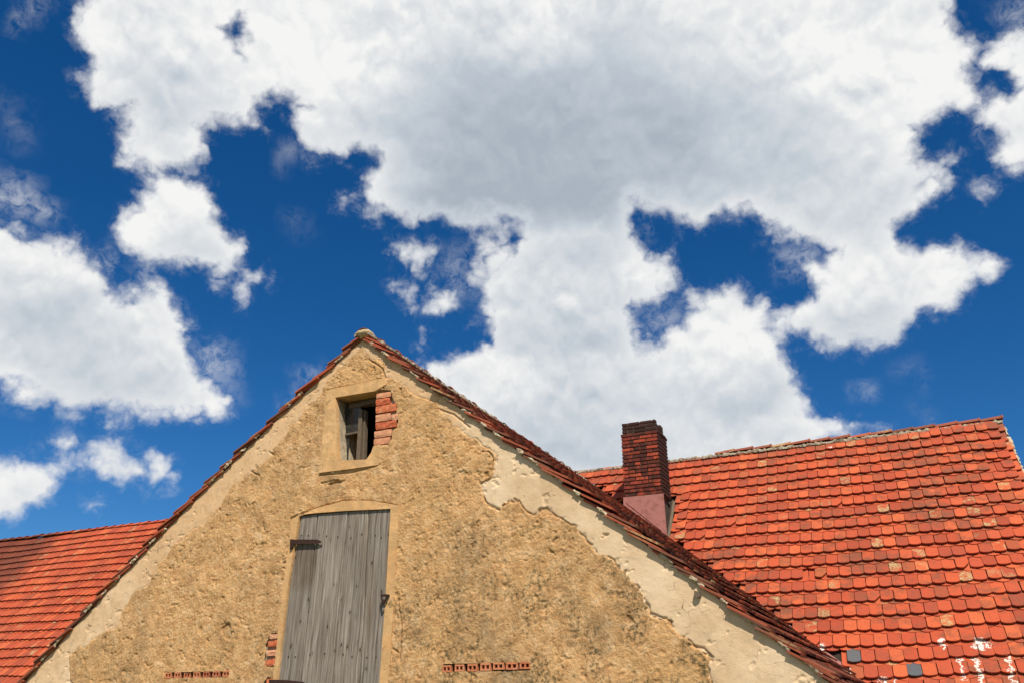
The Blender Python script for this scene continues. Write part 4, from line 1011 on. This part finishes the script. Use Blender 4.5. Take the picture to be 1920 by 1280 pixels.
for c in range(ncourse):
    top = c >= ncourse-4 and c != 99
    ins = .035 if c >= ncourse-3 else (-.006 if c == ncourse-4 else 0.)
    x0, x1, y0, y1 = CHX0+ins*.7, CHX1-ins*1.3, CHY0+ins*.4, CHY1-ins*1.3
    zc = CHB+ch*(c+.5); h = ch-.019
    if c == ncourse-1: pass
    def run(ax_, a_, b_, fixed, inward, off):
        L = b_-a_; sizes = []; pos = a_; first = .12 if off else .245
        first = min(first, L)
        sizes.append(first); pos += first
        while pos < b_-.001:
            q = min(.25 if random.random() > .15 else .125, b_-pos)
            if b_-pos-q < .05: q = b_-pos
            sizes.append(q); pos += q
        p_ = a_
        for q in sizes:
            l = round(max(.03, q-.016), 3); mid = p_+q/2; p_ += q
            if c == ncourse-1 and random.random() < .22: continue
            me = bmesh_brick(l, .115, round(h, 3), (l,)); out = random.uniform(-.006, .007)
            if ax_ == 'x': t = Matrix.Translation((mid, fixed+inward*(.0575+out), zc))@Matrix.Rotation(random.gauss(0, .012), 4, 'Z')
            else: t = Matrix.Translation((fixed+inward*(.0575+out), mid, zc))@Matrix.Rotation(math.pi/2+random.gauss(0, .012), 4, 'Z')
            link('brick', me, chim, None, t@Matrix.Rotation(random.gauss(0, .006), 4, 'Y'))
    e_ = c % 2
    run('x', x0, x1, y0, 1, e_); run('x', x0, x1, y1, -1, 1-e_)
    run('y', y0+.119, y1-.119, x1, -1, 1-e_); run('y', y0+.119, y1-.119, x0, 1, e_)
def tube_box(x0, x1, y0, y1, z0, z1, t):
    return join([box_vf(x0, x1, y0, y0+t, z0, z1), box_vf(x0, x1, y1-t, y1, z0, z1), box_vf(x0, x0+t, y0+t, y1-t, z0, z1), box_vf(x1-t, x1, y0+t, y1-t, z0, z1)])
V, Fc = tube_box(CHX0+.045, CHX1-.055, CHY0+.025, CHY1-.055, CHB-1.4, CHZ-ch*.9, .085)
link('mortar_core', mesh('mortar_core', V, Fc), chim, M['chmortar'])
V, Fc = tube_box(CHX0+.024, CHX1-.024, CHY0+.024, CHY1-.024, CHB-.02, CHZ-ch*3.4, .05)
link('mortar_joints', mesh('mortar_joints', V, Fc), chim, M['chmortar'])
# painted sheet-metal skirt round the chimney foot
g = .022
V = [(CHX0-g-.02, CHY0-g, CHB-1.35), (CHX1+g, CHY0-g, CHB-1.35), (CHX1+g*.4, CHY0-g, CHB-.004), (CHX0-g*.4, CHY0-g, CHB+.0)]
V += [(x, CHY0-.002, z) for x, y, z in V]
link('flashing', mesh('flashing', V, [(0, 1, 2, 3), (0, 4, 5, 1), (1, 5, 6, 2), (2, 6, 7, 3), (3, 7, 4, 0), (7, 6, 5, 4)]), chim, M['flash'])
def fold(pa, pb, nm='seam'):
    A_ = onplane(*pa, Vector((0, CHY0-g-.004, 0)), Vector((0, 1, 0))); B_ = onplane(*pb, Vector((0, CHY0-g-.004, 0)), Vector((0, 1, 0)))
    d = (B_-A_).normalized(); s = d.cross(Vector((0, 1, 0)))*.005; V = [A_-s, B_-s, B_+s, A_+s]; V += [v+Vector((0, .010, 0)) for v in V]; V[:4] = [v-Vector((0, .006, 0)) for v in V[:4]]
    link('flashing_seam', mesh('flashing_seam', V, [(0, 1, 2, 3), (0, 4, 5, 1), (1, 5, 6, 2), (2, 6, 7, 3), (3, 7, 4, 0)]), chim, M['flash'])
fold((1174, 941), (1240, 993)); fold((1190, 972), (1201, 962))
# side strip of mortar and metal up the right of the chimney
V = []
for s_, in ((0,),):
    pass
for y in (CHY0-.02, CHY1+.05):
    z = RIDGE_Z-(RIDGE_Y-y)*math.tan(QM)
    for x, dz in ((CHX1+.004, .13), (CHX1+.010, .09), (CHX1+.055, .08)): V.append((x, y, z+dz))
V += [(x-.004, y, z-.006) for x, y, z in V]
link('side_flashing', mesh('side_flashing', V, [(0, 1, 4, 3), (1, 2, 5, 4), (6, 9, 10, 7), (7, 10, 11, 8), (0, 6, 7, 1), (1, 7, 8, 2)]), chim, M['oldwood'])
